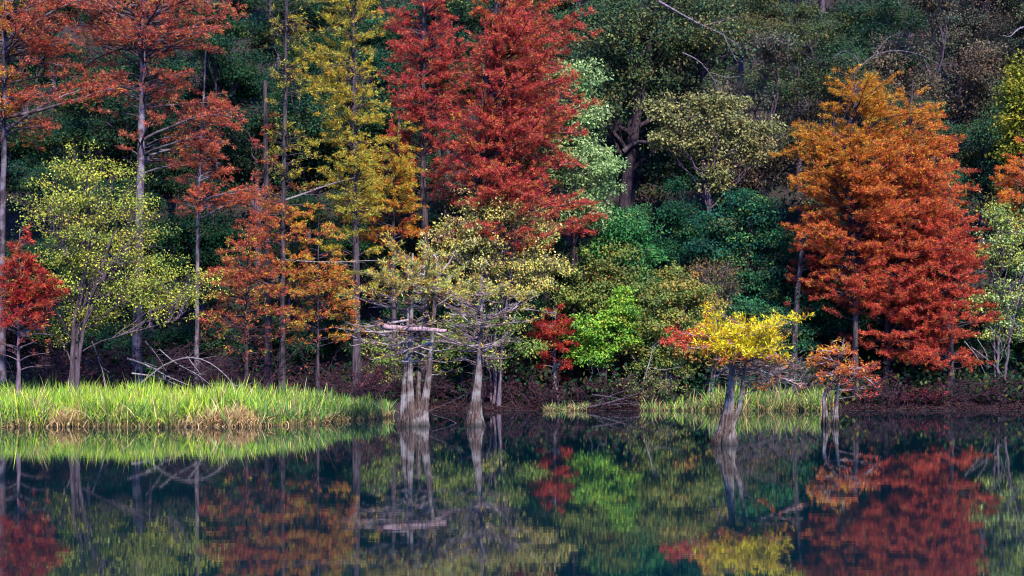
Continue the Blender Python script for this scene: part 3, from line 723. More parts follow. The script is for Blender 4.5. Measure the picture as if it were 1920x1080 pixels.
broad("speckled_shrub", "tall shrub speckled with cream and yellow leaves on purple twigs behind the slender grey cypress", "shrub", 930, 69.5,
      [(940, 440, 118, 80), (1015, 500, 62, 52), (850, 470, 60, 55), (900, 395, 60, 35), (950, 525, 95, 45), (1000, 420, 50, 40)],
      SPECK, seed=33, nsub=200, nleaf=88, sub_r=0.55, leaf=(0.10, 0.18), r=0.10, stems=4, colvar=0.3, bark=M_TWIG, twigs=9)
broad("leafy_shrub", "loose green and yellow shrub low behind the slender grey cypress trunk", "shrub", 920, 70.5,
      [(950, 635, 65, 52), (870, 625, 55, 45), (905, 580, 70, 45), (830, 660, 40, 40), (985, 650, 30, 35), (720, 690, 45, 40), (690, 640, 30, 30)],
      [(0.13, 0.24, 0.05, 4), (0.26, 0.30, 0.06, 3), (0.07, 0.16, 0.05, 3), (0.5, 0.42, 0.12, 1.3)], seed=34, nsub=120, nleaf=80, sub_r=0.5, leaf=(0.10, 0.18), r=0.07, stems=3, bark=M_TWIG, colvar=0.3)
conifer("cypress_sapling", "young red cypress squeezed between the slender grey cypress and the lime green bush", "tree", 1040, 77,
        [(1040, 770), (1040, 690), (1042, 575)],
        [(700, 45, 38), (665, 40, 38), (640, 42, 40), (610, 48, 40), (590, 30, 30), (572, 6, 6)],
        44, DRED, r=(0.09, 0.02), seed=35, dens=1.1, leaf=(0.14, 0.26), rise=(0.3, 0.05))
broad("lime_bush", "bright lime green bush overhanging the bank beside the young red cypress", "bush", 1128, 77,
      [(1152, 580, 42, 36), (1108, 640, 38, 42), (1168, 598, 38, 34), (1130, 620, 58, 40), (1120, 660, 45, 28), (1178, 630, 25, 22)],
      LIME, seed=36, nsub=85, nleaf=150, sub_r=0.5, leaf=(0.12, 0.22), r=0.10, stems=3, colvar=0.28)
broad("green_shrub", "rounded dull green shrub behind the lime green bush", "shrub", 1125, 86,
      [(1130, 520, 62, 58), (1110, 560, 50, 50), (1165, 500, 50, 45)], MIXOL, seed=37, nsub=80, nleaf=200, sub_r=0.7, leaf=(0.12, 0.22), r=0.1, stems=3)
broad("green_tree", "fresh green slim tree above the rounded dull green shrub", "tree", 1165, 88,
      [(1172, 430, 42, 42), (1150, 480, 40, 40), (1200, 490, 45, 50)], [(0.05, 0.22, 0.06, 3), (0.03, 0.13, 0.055, 3), (0.14, 0.32, 0.07, 1), (0.10, 0.13, 0.05, 1)], seed=38, nsub=60, nleaf=220, sub_r=0.8, leaf=(0.14, 0.24), r=0.12)
broad("olive_shrub", "wide olive and rust-flecked shrub between the lime bush and the yellow water cypress", "shrub", 1240, 80,
      [(1225, 590, 62, 62), (1280, 600, 62, 60), (1320, 640, 45, 40), (1215, 650, 52, 42), (1260, 540, 50, 40), (1310, 560, 45, 45), (1270, 670, 60, 30)],
      MIXOL, seed=39, nsub=170, nleaf=190, sub_r=0.6, leaf=(0.11, 0.2), r=0.1, stems=5, bark=M_TWIG, twigs=7)
broad("bare_shrub", "half-bare grey-brown shrub of arching twigs behind the yellow water cypress", "shrub", 1330, 83,
      [(1325, 530, 60, 40), (1400, 650, 80, 40), (1460, 690, 60, 25)], [(0.12, 0.10, 0.05, 3), (0.2, 0.12, 0.05, 2), (0.08, 0.09, 0.04, 2)], seed=40, nsub=70, nleaf=60, sub_r=0.7, leaf=(0.1, 0.18), r=0.08, stems=5, bark=M_TWIG, twigs=16)
broad("evergreen_tree", "deep teal-green bushy evergreen standing above the yellow water cypress", "tree", 1400, 91,
      [(1350, 420, 38, 24), (1420, 400, 42, 26), (1330, 470, 40, 26), (1400, 465, 45, 28), (1460, 450, 34, 26), (1360, 520, 48, 28), (1440, 520, 52, 30), (1490, 500, 26, 34), (1400, 560, 60, 26), (1385, 375, 30, 18)], TEAL, seed=41, colvar=0.15, mixmax=0.4, massvar=0.3, nsub=150, nleaf=150, sub_r=0.7, leaf=(0.12, 0.24), r=0.18)
broad("evergreen_tree", "low dark teal evergreen filling the gap below the deep teal one, over the reeds", "tree", 1430, 87,
      [(1390, 590, 40, 24), (1450, 600, 45, 26), (1500, 570, 30, 30), (1360, 640, 40, 24), (1425, 650, 50, 24), (1495, 640, 40, 28), (1470, 690, 50, 20)], DGREEN, colvar=0.15, mixmax=0.4, massvar=0.3, seed=42, nsub=120, nleaf=140, sub_r=0.65, leaf=(0.12, 0.22), r=0.14, stems=2)

def sunset(X, Yp, rng):
    """Gold at the crown's top and outer left, orange through the middle, brick red low down and to the right."""
    n = len(X)
    t = (Yp - 130) / 520 + (X - 1620) / 1000 + rng.normal(0, 0.13, n)
    c = pick([(0.76, 0.24, 0.04, 3), (0.72, 0.17, 0.05, 3), (0.80, 0.33, 0.045, 2), (0.5, 0.09, 0.045, 1)], n, rng)
    gold = rng.uniform(size=n) < smooth(0.48, 0.02, t)
    c = np.where(gold[:, None], pick([(0.62, 0.31, 0.03, 3), (0.55, 0.22, 0.03, 3), (0.45, 0.30, 0.03, 1)], n, rng), c)
    red = rng.uniform(size=n) < smooth(0.22, 0.85, t)
    return np.where(red[:, None], pick([(0.60, 0.095, 0.06, 3), (0.48, 0.055, 0.05, 3), (0.66, 0.17, 0.06, 2)], n, rng), c)
conifer("cypress_tree", "big glowing orange cypress with a gold-tipped top, tallest on the far bank", "tree", 1604, 81,
        [(1604, 770), (1604, 560), (1602, 400), (1600, 250), (1602, 140)],
        [(625, 55, 45), (590, 100, 60), (560, 70, 60), (520, 100, 90), (480, 60, 110), (455, 140, 130), (420, 105, 140), (380, 115, 150), (330, 125, 150), (280, 112, 140), (240, 105, 130), (200, 95, 130), (165, 82, 115), (138, 62, 85), (118, 35, 45)],
        175, ORANGE, r=(0.20, 0.04), flare=0.12, bark=M_DARK, seed=51, wob=0.14, dens=1.0, rise=(0.45, 0.15), pxcol=sunset)
conifer("cypress_tree", "brick-orange cypress merging into the big glowing orange one on its far side", "tree", 1662, 84,
        [(1662, 770), (1664, 560), (1680, 400), (1705, 250), (1712, 150)],
        [(695, 60, 140), (650, 70, 165), (600, 80, 165), (540, 90, 165), (480, 90, 160), (430, 90, 155), (380, 90, 145), (330, 80, 140), (290, 80, 110), (240, 70, 90), (200, 60, 60), (170, 45, 45), (152, 20, 20)],
        165, ORANGE, r=(0.20, 0.04), flare=0.12, bark=M_DARK, seed=52, wob=0.14, dens=1.05, rise=(0.45, 0.1), pxcol=sunset)
conifer("cypress_tree", "deep red cypress with low skirts sweeping the shadowed bank below the brick-orange one", "tree", 1782, 79,
        [(1782, 765), (1783, 640), (1784, 500), (1780, 350)],
        [(700, 110, 60), (680, 140, 70), (640, 150, 40), (600, 120, 82), (560, 110, 70), (520, 110, 65), (480, 100, 70), (430, 70, 60), (390, 40, 55), (350, 8, 8)],
        92, DRED, r=(0.20, 0.04), flare=0.25, bark=M_DARK, plates=8, seed=53, dens=0.95, rise=(0.35, -0.02), pxcol=lambda X, Yp, rng: sunset(X + 60, Yp + 40, rng))
conifer("cypress_tree", "dark leaning double trunk with a few brick-red sprays behind the big orange cypress", "tree", 1497, 85,
        [(1487, 770), (1490, 620), (1500, 500), (1508, 430)],
        [(590, 20, 40), (480, 30, 60), (440, 30, 30)], 14, DRED, r=(0.22, 0.14), seed=54, dens=0.9, bark=M_DARK)
conifer("cypress_tree", "orange cypress half out of view at the picture's edge above a pale sapling", "tree", 1935, 84,
        [(1935, 770), (1930, 500), (1930, 200)],
        [(470, 20, 60), (420, 45, 60), (385, 85, 60), (340, 75, 60), (300, 50, 60), (270, 15, 30), (220, 10, 10)],
        48, ORANGE, r=(0.22, 0.05), seed=55, dens=1.1, rise=(0.3, 0.05))
broad("broadleaf_tree", "yellow-green broadleaf tree at the picture's edge above the half-seen orange cypress", "tree", 1925, 90,
      [(1912, 235, 42, 60), (1935, 180, 40, 60), (1900, 290, 30, 30)], [(0.26, 0.26, 0.03, 3), (0.15, 0.20, 0.03, 3), (0.36, 0.28, 0.03, 1)], seed=56, nsub=60, nleaf=200, sub_r=0.9, leaf=(0.14, 0.26), r=0.18)
broad("pale_sapling", "spindly pale green sapling with loose leaves beside the deep red cypress", "tree", 1872, 79,
      [(1868, 450, 40, 62), (1895, 520, 40, 60), (1880, 400, 30, 30), (1852, 580, 42, 30), (1905, 440, 30, 50), (1890, 610, 45, 35)],
      YGREEN + PALE, seed=57, nsub=80, nleaf=75, sub_r=0.55, leaf=(0.11, 0.2), r=0.10, stems=3, bark=M_TWIG, colvar=0.3)

# oak with the great bough and the sunlit pale crown beside it
old_oak = broad("oak_tree", "old oak with a thick dark trunk and heavy bough behind the pale silvery tree", "tree", 1158, 98,
      [(1160, 80, 110, 90), (1250, 120, 110, 80), (1110, 200, 50, 60), (1230, 30, 120, 60), (1330, 60, 90, 70)],
      OLIVE, seed=61, nsub=150, nleaf=150, sub_r=1.2, leaf=(0.16, 0.28), r=0.62, lean=(0.2, 0), low=0.5, colvar=0.14, mixmax=0.35, massvar=0.28)
broad("oak_tree", "sunlit pale olive oak with grey twigs above the deep teal evergreen", "tree", 1330, 95,
      [(1300, 215, 70, 30), (1395, 240, 62, 26), (1255, 265, 45, 22), (1350, 185, 50, 20), (1330, 275, 60, 22), (1420, 285, 40, 18), (1340, 330, 28, 26), (1240, 200, 40, 26)],
      [(0.24, 0.25, 0.10, 4), (0.34, 0.32, 0.13, 3), (0.15, 0.17, 0.07, 3), (0.30, 0.2, 0.08, 1)], seed=62, nsub=120, nleaf=95, sub_r=0.68, leaf=(0.15, 0.26), r=0.26, twigs=9, low=0.6, tint=(1.2, 1.1, 1.25))

# ------------------------------------------------------------------ the wooded hillside: a few kinds of tree, copied
def proto(name, pal, seed, R, H, nsub, nleaf, sub_r, leaf, r, n_lobes=5, bark=M_DARK, low=0.45, colvar=0.25):
    rng = np.random.default_rng(seed)
    lobes = []
    for _ in range(n_lobes + 6):
        th, t = rng.uniform(0, 2 * pi), rng.uniform(0.38, 0.97)
        rr = R * (1.15 - 0.75 * abs(t - 0.6) / 0.4) * rng.uniform(0.25, 0.95); q = R * rng.uniform(0.24, 0.46)
        lobes.append((rr * math.cos(th), H * t, q * 1.25, q * 0.75, q * 1.1, rr * math.sin(th)))
    gt, gc = broad_mesh(seed, H, lobes, pal, nsub=int(nsub * 1.1), nleaf=int(nleaf * 1.7), sub_r=sub_r, leaf=leaf, r=r, low=low, colvar=0.13, mixmax=0.3, massvar=0.28, twigs=6, tint=(1.3, 1.2, 1.4))
    root = empty(name, (0, 0, 0))
    gt.build("trunk", bark, root, True)
    gc.build("crown", M_LEAF, root)
    return root
OL2 = [(0.04, 0.11, 0.055, 4), (0.025, 0.08, 0.05, 3), (0.08, 0.13, 0.045, 2), (0.13, 0.09, 0.04, 0.4)]
RUSSET = [(0.09, 0.085, 0.06, 3), (0.13, 0.085, 0.06, 2), (0.055, 0.08, 0.06, 3), (0.16, 0.08, 0.055, 0.6)]
protos = {
    "olive oak": proto("oak_tree", OLIVE, 101, 5.0, 17, 110, 170, 1.25, (0.13, 0.27), 0.34),
    "dark green oak": proto("oak_tree", OL2, 102, 4.6, 18, 110, 170, 1.2, (0.13, 0.27), 0.32),
    "russet oak": proto("oak_tree", RUSSET, 103, 4.8, 16, 100, 160, 1.25, (0.13, 0.27), 0.30),
    "deep green tree": proto("broadleaf_tree", DGREEN, 104, 4.2, 18, 110, 180, 1.15, (0.13, 0.26), 0.28, 7),
    "teal evergreen": proto("evergreen_tree", TEAL, 105, 3.4, 14, 100, 180, 1.0, (0.13, 0.24), 0.24, 7),
    "shadowy understory tree": proto("understory_tree", DGREEN + OL2, 106, 2.8, 8, 80, 180, 0.8, (0.12, 0.22), 0.13, 6),
    "brown understory tree": proto("understory_tree", RUSSET + BRUSH[:1], 107, 2.6, 7, 70, 130, 0.8, (0.12, 0.2), 0.12, 6),
}
used = set()
# hillside trees that other trees hide completely from the lake are left out
hidden = {"deep green tree at the foot of the slope behind the long-branched edge cypress", "deep green tree midway up the slope behind the long-branched edge cypress",
          "deep green tree high on the slope behind the long-branched edge cypress", "deep green tree far up the slope behind the tall speckled cypress trunk",
          "deep green tree far up the slope behind the thin grey-stemmed cypress", "deep green tree far up the slope behind the shorter gold cypress",
          "teal evergreen at the foot of the slope behind the half-seen orange cypress", "teal evergreen far up the slope behind the yellow-green leaning tree",
          "dark green oak far up the slope behind the long-branched edge cypress", "olive oak far up the slope behind the crimson cypresses",
          "olive oak far up the slope behind the largest crimson cypress", "olive oak far up the slope beside the heavy oak bough",
          "dark green oak far up the slope above the pale olive oak", "dark green oak far up the slope behind the half-seen orange cypress",
          "shadowy understory tree near the water behind the long-branched edge cypress"}
def copy_tree(kind, label, px, Y, H, turn, group, tint=(1, 1, 1)):
    if label in hidden: return None
    src = protos[kind]
    X = float(xp(px, Y)); z = float(ground(X, min(Y, 262.0)))
    if kind in used:
        root = src.copy(); col.objects.link(root)
        for ch in src.children:
            c = ch.copy(); c.parent = root; col.objects.link(c)
    else:
        root = src; used.add(kind)
    base_h = {"olive oak": 17, "dark green oak": 18, "russet oak": 16, "deep green tree": 18, "teal evergreen": 14, "shadowy understory tree": 8, "brown understory tree": 7}[kind]
    s = H / base_h
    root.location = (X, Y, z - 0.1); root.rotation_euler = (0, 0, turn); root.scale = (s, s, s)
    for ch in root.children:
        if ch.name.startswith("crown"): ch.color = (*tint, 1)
    tag(root, label, "tree", group)
    return root
marks = [(-60, "behind the long-branched edge cypress"), (60, "behind the yellow-green leaning tree"), (200, "behind the tall speckled cypress trunk"),
         (330, "behind the thin grey-stemmed cypress"), (450, "between the rust and the golden cypresses"), (590, "behind the golden yellow cypress"),
         (730, "behind the shorter gold cypress"), (860, "behind the crimson cypresses"), (1000, "behind the largest crimson cypress"), (1120, "beside the heavy oak bough"),
         (1250, "above the pale olive oak"), (1390, "between the pale olive oak and the orange cypress"), (1520, "behind the gold-tipped orange cypress"),
         (1660, "behind the brick-orange cypress"), (1790, "above the deep red cypress"), (1920, "behind the half-seen orange cypress")]
def near_mark(px):
    return min(marks, key=lambda t: abs(t[0] - px))[1]
rows = [(95.5, "at the foot of the slope", 10.5), (106, "low on the slope", 15), (120, "midway up the slope", 16), (138, "high on the slope", 17), (160, "far up the slope", 18)]
rng = np.random.default_rng(7)
seen_labels = set()
def kind_for(px, row, k):
    if px < 620: seq = ["deep green tree", "deep green tree", "dark green oak", "deep green tree", "teal evergreen"]
    elif px < 1080: seq = ["deep green tree", "dark green oak", "olive oak"]
    elif row == 0: seq = ["teal evergreen", "deep green tree", "dark green oak"]
    else: seq = ["olive oak", "dark green oak", "russet oak", "olive oak"]
    return seq[k % len(seq)]
k = 0
for ri, (Y, where, H) in enumerate(rows):
    n = [17, 17, 16, 15, 14][ri]
    off = (ri % 2) * 0.5
    for i in range(n + 1):
        px = -90 + (i + off) * 2100 / n + rng.normal(0, 14)
        if px > 2040: continue
        kind = kind_for(px, ri, k + int(rng.integers(0, 2))); k += 1
        YY = Y + rng.normal(0, 1.8)
        label = f"{kind} {where} {near_mark(px)}"
        if len(label.split()) > 15: label = label.replace("at the foot of the slope", "low down").replace("deep green tree", "green tree")
        j = 0
        while label in seen_labels:
            j += 1
            label = f"{kind.replace('deep green tree', 'green tree')} {where}, {['taller', 'broader', 'smaller', 'darker'][j - 1]} {near_mark(px)}"
        seen_labels.add(label)
        v = rng.uniform(0.75, 1.25) * (0.5 if px < 640 else 0.75 if px < 1060 else 0.95)  # steps darker towards the left: woodland shade put into the crown tint
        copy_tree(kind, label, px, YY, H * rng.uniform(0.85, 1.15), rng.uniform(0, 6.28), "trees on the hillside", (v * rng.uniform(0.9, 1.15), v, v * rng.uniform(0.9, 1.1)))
# low growth covering the hillside between the trunks
rng = np.random.default_rng(77)
nc = 6000
X = rng.uniform(-60, 62, nc); Y = 84 + rng.uniform(0, 1, nc) ** 1.3 * 100
z = ground(X, Y)
per = 34; n = nc * per
R = rng.uniform(0.6, 2.2, nc)
idx = np.repeat(np.arange(nc), per)
dd = unit(rng.normal(size=(n, 3))) * (rng.uniform(0.05, 1, n) ** 0.5)[:, None]
pos = np.stack([X[idx], Y[idx], z[idx] + 0.55 * R[idx]], 1) + dd * R[idx, None] * np.array([1, 1, 0.75])
g = Geo(); ll = rng.uniform(0.2, 0.42, n)
up = unit(np.array([0, -0.3, 1.0]) + rng.normal(0, 0.7, (n, 3))); D = unit(rng.normal(size=(n, 3)))
cc = pick(DGREEN + OL2 + BRUSH[1:2] + OLIVE[:2], nc, rng)[idx] * 0.5 * np.exp(rng.normal(0, 0.25, (n, 1)))  # palette darkened: shade between the trees is put into the leaf colour
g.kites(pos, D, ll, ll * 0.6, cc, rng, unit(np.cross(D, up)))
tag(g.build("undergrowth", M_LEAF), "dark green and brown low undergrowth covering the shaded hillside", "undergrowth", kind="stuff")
# understory along the foot of the hill
for i in range(20):
    px = -60 + i * 108 + rng.normal(0, 16)
    Y = 90.2 + rng.normal(0, 0.9)
    kind = "brown understory tree" if (i % 3 == 1 and px < 1000) else "shadowy understory tree"
    label = f"{kind} near the water {near_mark(px)}"
    j = 0
    while label in seen_labels:
        j += 1
        label = f"{['lower', 'thinner', 'wider'][j - 1]} {kind} near the water {near_mark(px)}"
    seen_labels.add(label)
    v = rng.uniform(0.5, 0.9) * (0.75 if px < 640 else 1.0)  # left-hand copies darker again, shade carried by their crown tint
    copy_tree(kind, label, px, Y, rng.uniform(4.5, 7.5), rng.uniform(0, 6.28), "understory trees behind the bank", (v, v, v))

# ------------------------------------------------------------------ twiggy brush on the banks
def brush(label, px, Y, hw, py_top, seed, pal=BRUSH, nst=26, leafn=0.5, mat=M_TWIG, name="brush_shrub", tint=(0.27, 0.17, 0.26), lean=0.9):
    X, Y, z0 = place_base(px, Y)
    s = Y / F_PX
    H = max(zp(py_top, Y) - z0, 0.5); W = hw * s
    rng = np.random.default_rng(seed)
    g, gc = Geo(), Geo()
    S = np.stack([rng.uniform(-W * 0.7, W * 0.7, nst), rng.normal(0, 0.4, nst), np.full(nst, -0.15)], 1)
    az = np.where(rng.uniform(size=nst) < 0.5, 0, pi) + rng.normal(0, 0.8, nst)
    L = H * rng.uniform(0.7, 1.25, nst)
    P1 = grow(S, az, rng.uniform(0.8, 1.5, nst), rng.uniform(0.1, lean, nst), L, 8, 0.13, rng)
    g.tubes(P1, np.linspace(1, 0.25, 8)[None] * rng.uniform(0.012, 0.03, nst)[:, None], 4, tint)
    P2, i2, s2, L2 = shoots(P1, np.full(nst, 9), rng, 0.2, 1, (0.4, 1.2), lambda i, s: L[i] * 0.4 * (1.2 - s), 0.35, 5, 0.18, 0.1)
    g.tubes(P2, np.linspace(1, 0.4, 5)[None] * np.full((len(P2), 1), 0.010), 3, tint)
    P3, i3, s3, L3 = shoots(P2, np.full(len(P2), 4), rng, 0.2, 1, (0.4, 1.2), lambda i, s: L2[i] * 0.5, 0.4, 4, 0.2, 0.05)
    g.tubes(P3, np.full((len(P3), 4), 0.007), 3, tint)
    nn = int(len(P3) * 3 * leafn)
    if nn:
        pos, d = sample(P3, rng.integers(0, len(P3), nn), rng.uniform(0, 1, nn))
        c = pick(pal, nn, rng) * np.exp(rng.normal(0, 0.25, (nn, 1)))
        ll = rng.uniform(0.08, 0.17, nn)
        gc.kites(pos + rng.normal(0, 0.04, (nn, 3)), unit(d + rng.normal(0, 0.8, (nn, 3))), ll, ll * 0.5, c, rng)
    root = tag(empty(name, (X, Y, z0)), label, "shrub", "twiggy brush along the bank")
    g.build("stem", mat, root)
    if nn: gc.build("crown", M_LEAF, root)
    return root
brush("purple twiggy brush at the foot of the small dark red cypress", 95, 73, 70, 610, 201)
brush("purple twiggy brush below the yellow-green leaning tree", 190, 75, 70, 620, 202, leafn=0.8)
brush("dark twiggy brush beside the tall speckled cypress trunk", 310, 76, 70, 610, 203, leafn=0.3)
brush("russet brush between the thin grey stem and the lanky purple trunk", 440, 78, 70, 620, 204, leafn=0.45)
brush("rust-leaved low brush beyond the end of the bright reeds", 610, 80, 70, 640, 205, leafn=0.55, pal=BRUSH + [(0.30, 0.08, 0.045, 3)])
brush("dark brush beside the lodged-log cypress over the end of the reeds", 680, 81, 60, 660, 206, leafn=0.6)
brush("dark brush behind the lodged-log cypress trunks", 780, 83.5, 60, 680, 207, leafn=0.5)
brush("dark brush behind the slender grey cypress trunk", 900, 84, 60, 690, 208, leafn=0.6)
brush("purple brush under the young red cypress", 1010, 83.5, 60, 700, 209, leafn=0.5)
brush("dark brush in the shadow under the lime green bush", 1120, 84.5, 60, 690, 210, leafn=0.4)
brush("greyish brush under the olive rust-flecked shrub", 1225, 84, 60, 680, 211, leafn=0.6, pal=MIXOL)
brush("grey bare brush behind the reeds and the yellow water cypress", 1440, 85, 90, 650, 212, leafn=0.25, tint=(0.8, 0.75, 0.8))
brush("purple brush behind the little twin-stemmed water cypress", 1640, 84, 60, 690, 213, leafn=0.6)
brush("dark brush under the deep red cypress skirts", 1730, 83.5, 70, 715, 214, leafn=0.7, pal=BRUSH + DRED[2:3])
brush("dark brush in the shade beyond the deep red cypress trunk", 1850, 84, 80, 690, 215, leafn=0.5)

# ------------------------------------------------------------------ dead branches and driftwood
def dead_branch(name, label, cat, Y, limbs, seed, mat=M_TWIG, twigs=6, tint=(1, 1, 1), depth=0.5):
    """limbs: [(px points, r0, r1)], traced; a tangle with its own fine twigs."""
    rng = np.random.default_rng(seed)
    px0, py0 = limbs[0][0][0]
    A = np.array([xp(px0, Y), Y, zp(py0, Y)]); s = Y / F_PX
    g = Geo()
    for pts, r0, r1 in limbs:
        d = np.cumsum(rng.normal(0, depth * 0.4, len(pts)))
        P = trunk_path([((a - px0) * s, dd, -(b - py0) * s) for (a, b), dd in zip(pts, d)], 14, rng, 0.01)[None]
        g.tubes(P, np.linspace(r0, r1, 14)[None], 6, tint)
        if twigs:
            L = np.linalg.norm(P[0, -1] - P[0, 0])
            P2, *_ , L2 = shoots(P, np.array([twigs]), rng, 0.2, 1, (0.3, 1.1), lambda i, s: L * 0.22 + 0 * s, 0.4, 5, 0.2)
            g.tubes(P2, np.linspace(1, 0.3, 5)[None] * np.full((len(P2), 1), max(r1 * 0.9, 0.008)), 4, tint)
    o = g.build(name, mat, None, True, loc=A)
    return tag(o, label, cat)
dead_branch("fallen_branch", "pale arching fallen branch with a tangle of bare twigs behind the bright reeds", "branch", 71.5,
    [([(262, 720), (300, 690), (335, 672), (360, 667), (390, 672), (420, 690), (450, 722), (462, 756)], 0.045, 0.015),
     ([(240, 672), (275, 684), (310, 705), (350, 722)], 0.06, 0.02), ([(245, 700), (290, 706), (340, 726)], 0.05, 0.015),
     ([(300, 655), (330, 680), (370, 700), (400, 724)], 0.03, 0.01), ([(350, 668), (375, 700), (385, 726)], 0.025, 0.008), ([(275, 640), (300, 672), (312, 700)], 0.025, 0.008)], 301, twigs=9)
dead_branch("fallen_branch", "thin bare stick leaning up out of the shade below the yellow-green tree", "branch", 73,
    [([(172, 640), (186, 672), (200, 700), (204, 715), (208, 765)], 0.03, 0.02)], 302, twigs=4)
dead_branch("fallen_branch", "long thin dead branch slanting to the water between the two grey water cypresses", "branch", 66.5,
    [([(768, 796), (800, 772), (830, 760), (862, 745), (890, 730)], 0.02, 0.012), ([(810, 778), (840, 786), (870, 800)], 0.02, 0.012), ([(862, 745), (866, 715), (864, 690)], 0.015, 0.008)], 303, twigs=3, tint=(0.6, 0.5, 0.55))
dead_branch("driftwood", "dark driftwood pile of thin limbs on the shadowed bank below the lime bush", "driftwood", 82,
    [([(1090, 766), (1130, 758), (1165, 748), (1195, 738)], 0.09, 0.04), ([(1110, 740), (1150, 745), (1195, 757)], 0.06, 0.03), ([(1120, 752), (1160, 736), (1185, 730)], 0.04, 0.015),
     ([(1140, 760), (1170, 756), (1200, 760)], 0.05, 0.03)], 304, mat=M_DARK, twigs=8)
dead_branch("dead_branch", "drooping bare grey branches over the dark bank beside the deep red cypress", "branch", 84.8,
    [([(1812, 640), (1835, 670), (1850, 700), (1862, 726)], 0.03, 0.01), ([(1856, 612), (1880, 640), (1884, 672), (1872, 690)], 0.025, 0.01),
     ([(1820, 650), (1850, 675), (1880, 705), (1888, 722)], 0.025, 0.008), ([(1836, 636), (1852, 660), (1858, 690)], 0.02, 0.008), ([(1890, 590), (1908, 610), (1918, 640)], 0.025, 0.01)], 305, twigs=7)
dead_branch("dead_branch", "forked bare grey snag leaning under the olive rust-flecked shrub", "branch", 85.3,
    [([(1203, 756), (1205, 732), (1207, 705), (1213, 688), (1220, 665), (1222, 648)], 0.08, 0.02), ([(1213, 690), (1222, 712), (1234, 726)], 0.025, 0.012), ([(1214, 688), (1240, 694), (1275, 688)], 0.03, 0.01),
     ([(1214, 690), (1195, 680), (1184, 665)], 0.02, 0.01)], 306, twigs=5)
dead_branch("dead_branch", "tangle of bare twigs hanging in the dark hollow below the lime bush", "branch", 84.6,
    [([(1105, 672), (1112, 700), (1100, 722)], 0.03, 0.012), ([(1108, 676), (1122, 692), (1126, 712)], 0.025, 0.01)], 307, twigs=6, tint=(0.6, 0.55, 0.65))
dead_branch("dead_branch", "long bare limb reaching across in front of the orange and olive sprays", "branch", 78.9,
    [([(530, 486), (575, 490), (640, 492), (690, 488), (738, 490)], 0.05, 0.015)], 308, twigs=6)
dead_branch("dead_branch", "bare grey limb rising beside the golden yellow cypress", "branch", 80.5,
    [([(532, 378), (575, 362), (620, 346), (668, 335)], 0.07, 0.02)], 309, twigs=4)

dead_branch("dead_branch", "long pale bare limb slanting down through the olive oak crowns near the top", "branch", 94,
    [([(1235, 2), (1275, 25), (1320, 48), (1355, 62), (1384, 84)], 0.09, 0.02), ([(1320, 48), (1350, 40), (1385, 30)], 0.04, 0.012), ([(1355, 62), (1368, 90), (1384, 118)], 0.035, 0.01)], 310, twigs=7, tint=(0.7, 0.66, 0.74))
dead_branch("dead_branch", "crooked grey bare branch above the pale olive oak", "branch", 94,
    [([(1280, 98), (1312, 112), (1335, 140), (1352, 172)], 0.05, 0.015), ([(1335, 140), (1360, 150), (1384, 146)], 0.03, 0.01)], 311, twigs=7, tint=(0.7, 0.66, 0.74))
dead_branch("dead_branch", "wiry grey twigs fanning out above the big glowing orange cypress", "branch", 95,
    [([(1610, 128), (1640, 100), (1690, 92), (1740, 104), (1765, 122)], 0.05, 0.012), ([(1560, 110), (1580, 95), (1600, 105)], 0.03, 0.01), ([(1640, 100), (1665, 70), (1690, 60)], 0.03, 0.01), ([(1600, 105), (1610, 128)], 0.03, 0.02)], 312, twigs=7, tint=(0.6, 0.56, 0.66))
bough = dead_branch("bough", None, None, 97.4,
    [([(1168, 285), (1185, 266), (1210, 264), (1245, 276), (1290, 292), (1330, 306)], 0.20, 0.06)], 313, mat=M_DARK, twigs=7)
bough.location = bough.location - old_oak.location
bough.parent = old_oak
dead_branch("dead_branch", "pale twisted bare branch at the picture's edge high in the dark trees", "branch", 92,
    [([(1930, 48), (1905, 56), (1892, 72), (1880, 66)], 0.07, 0.02)], 314, twigs=6, tint=(0.9, 0.85, 0.95))
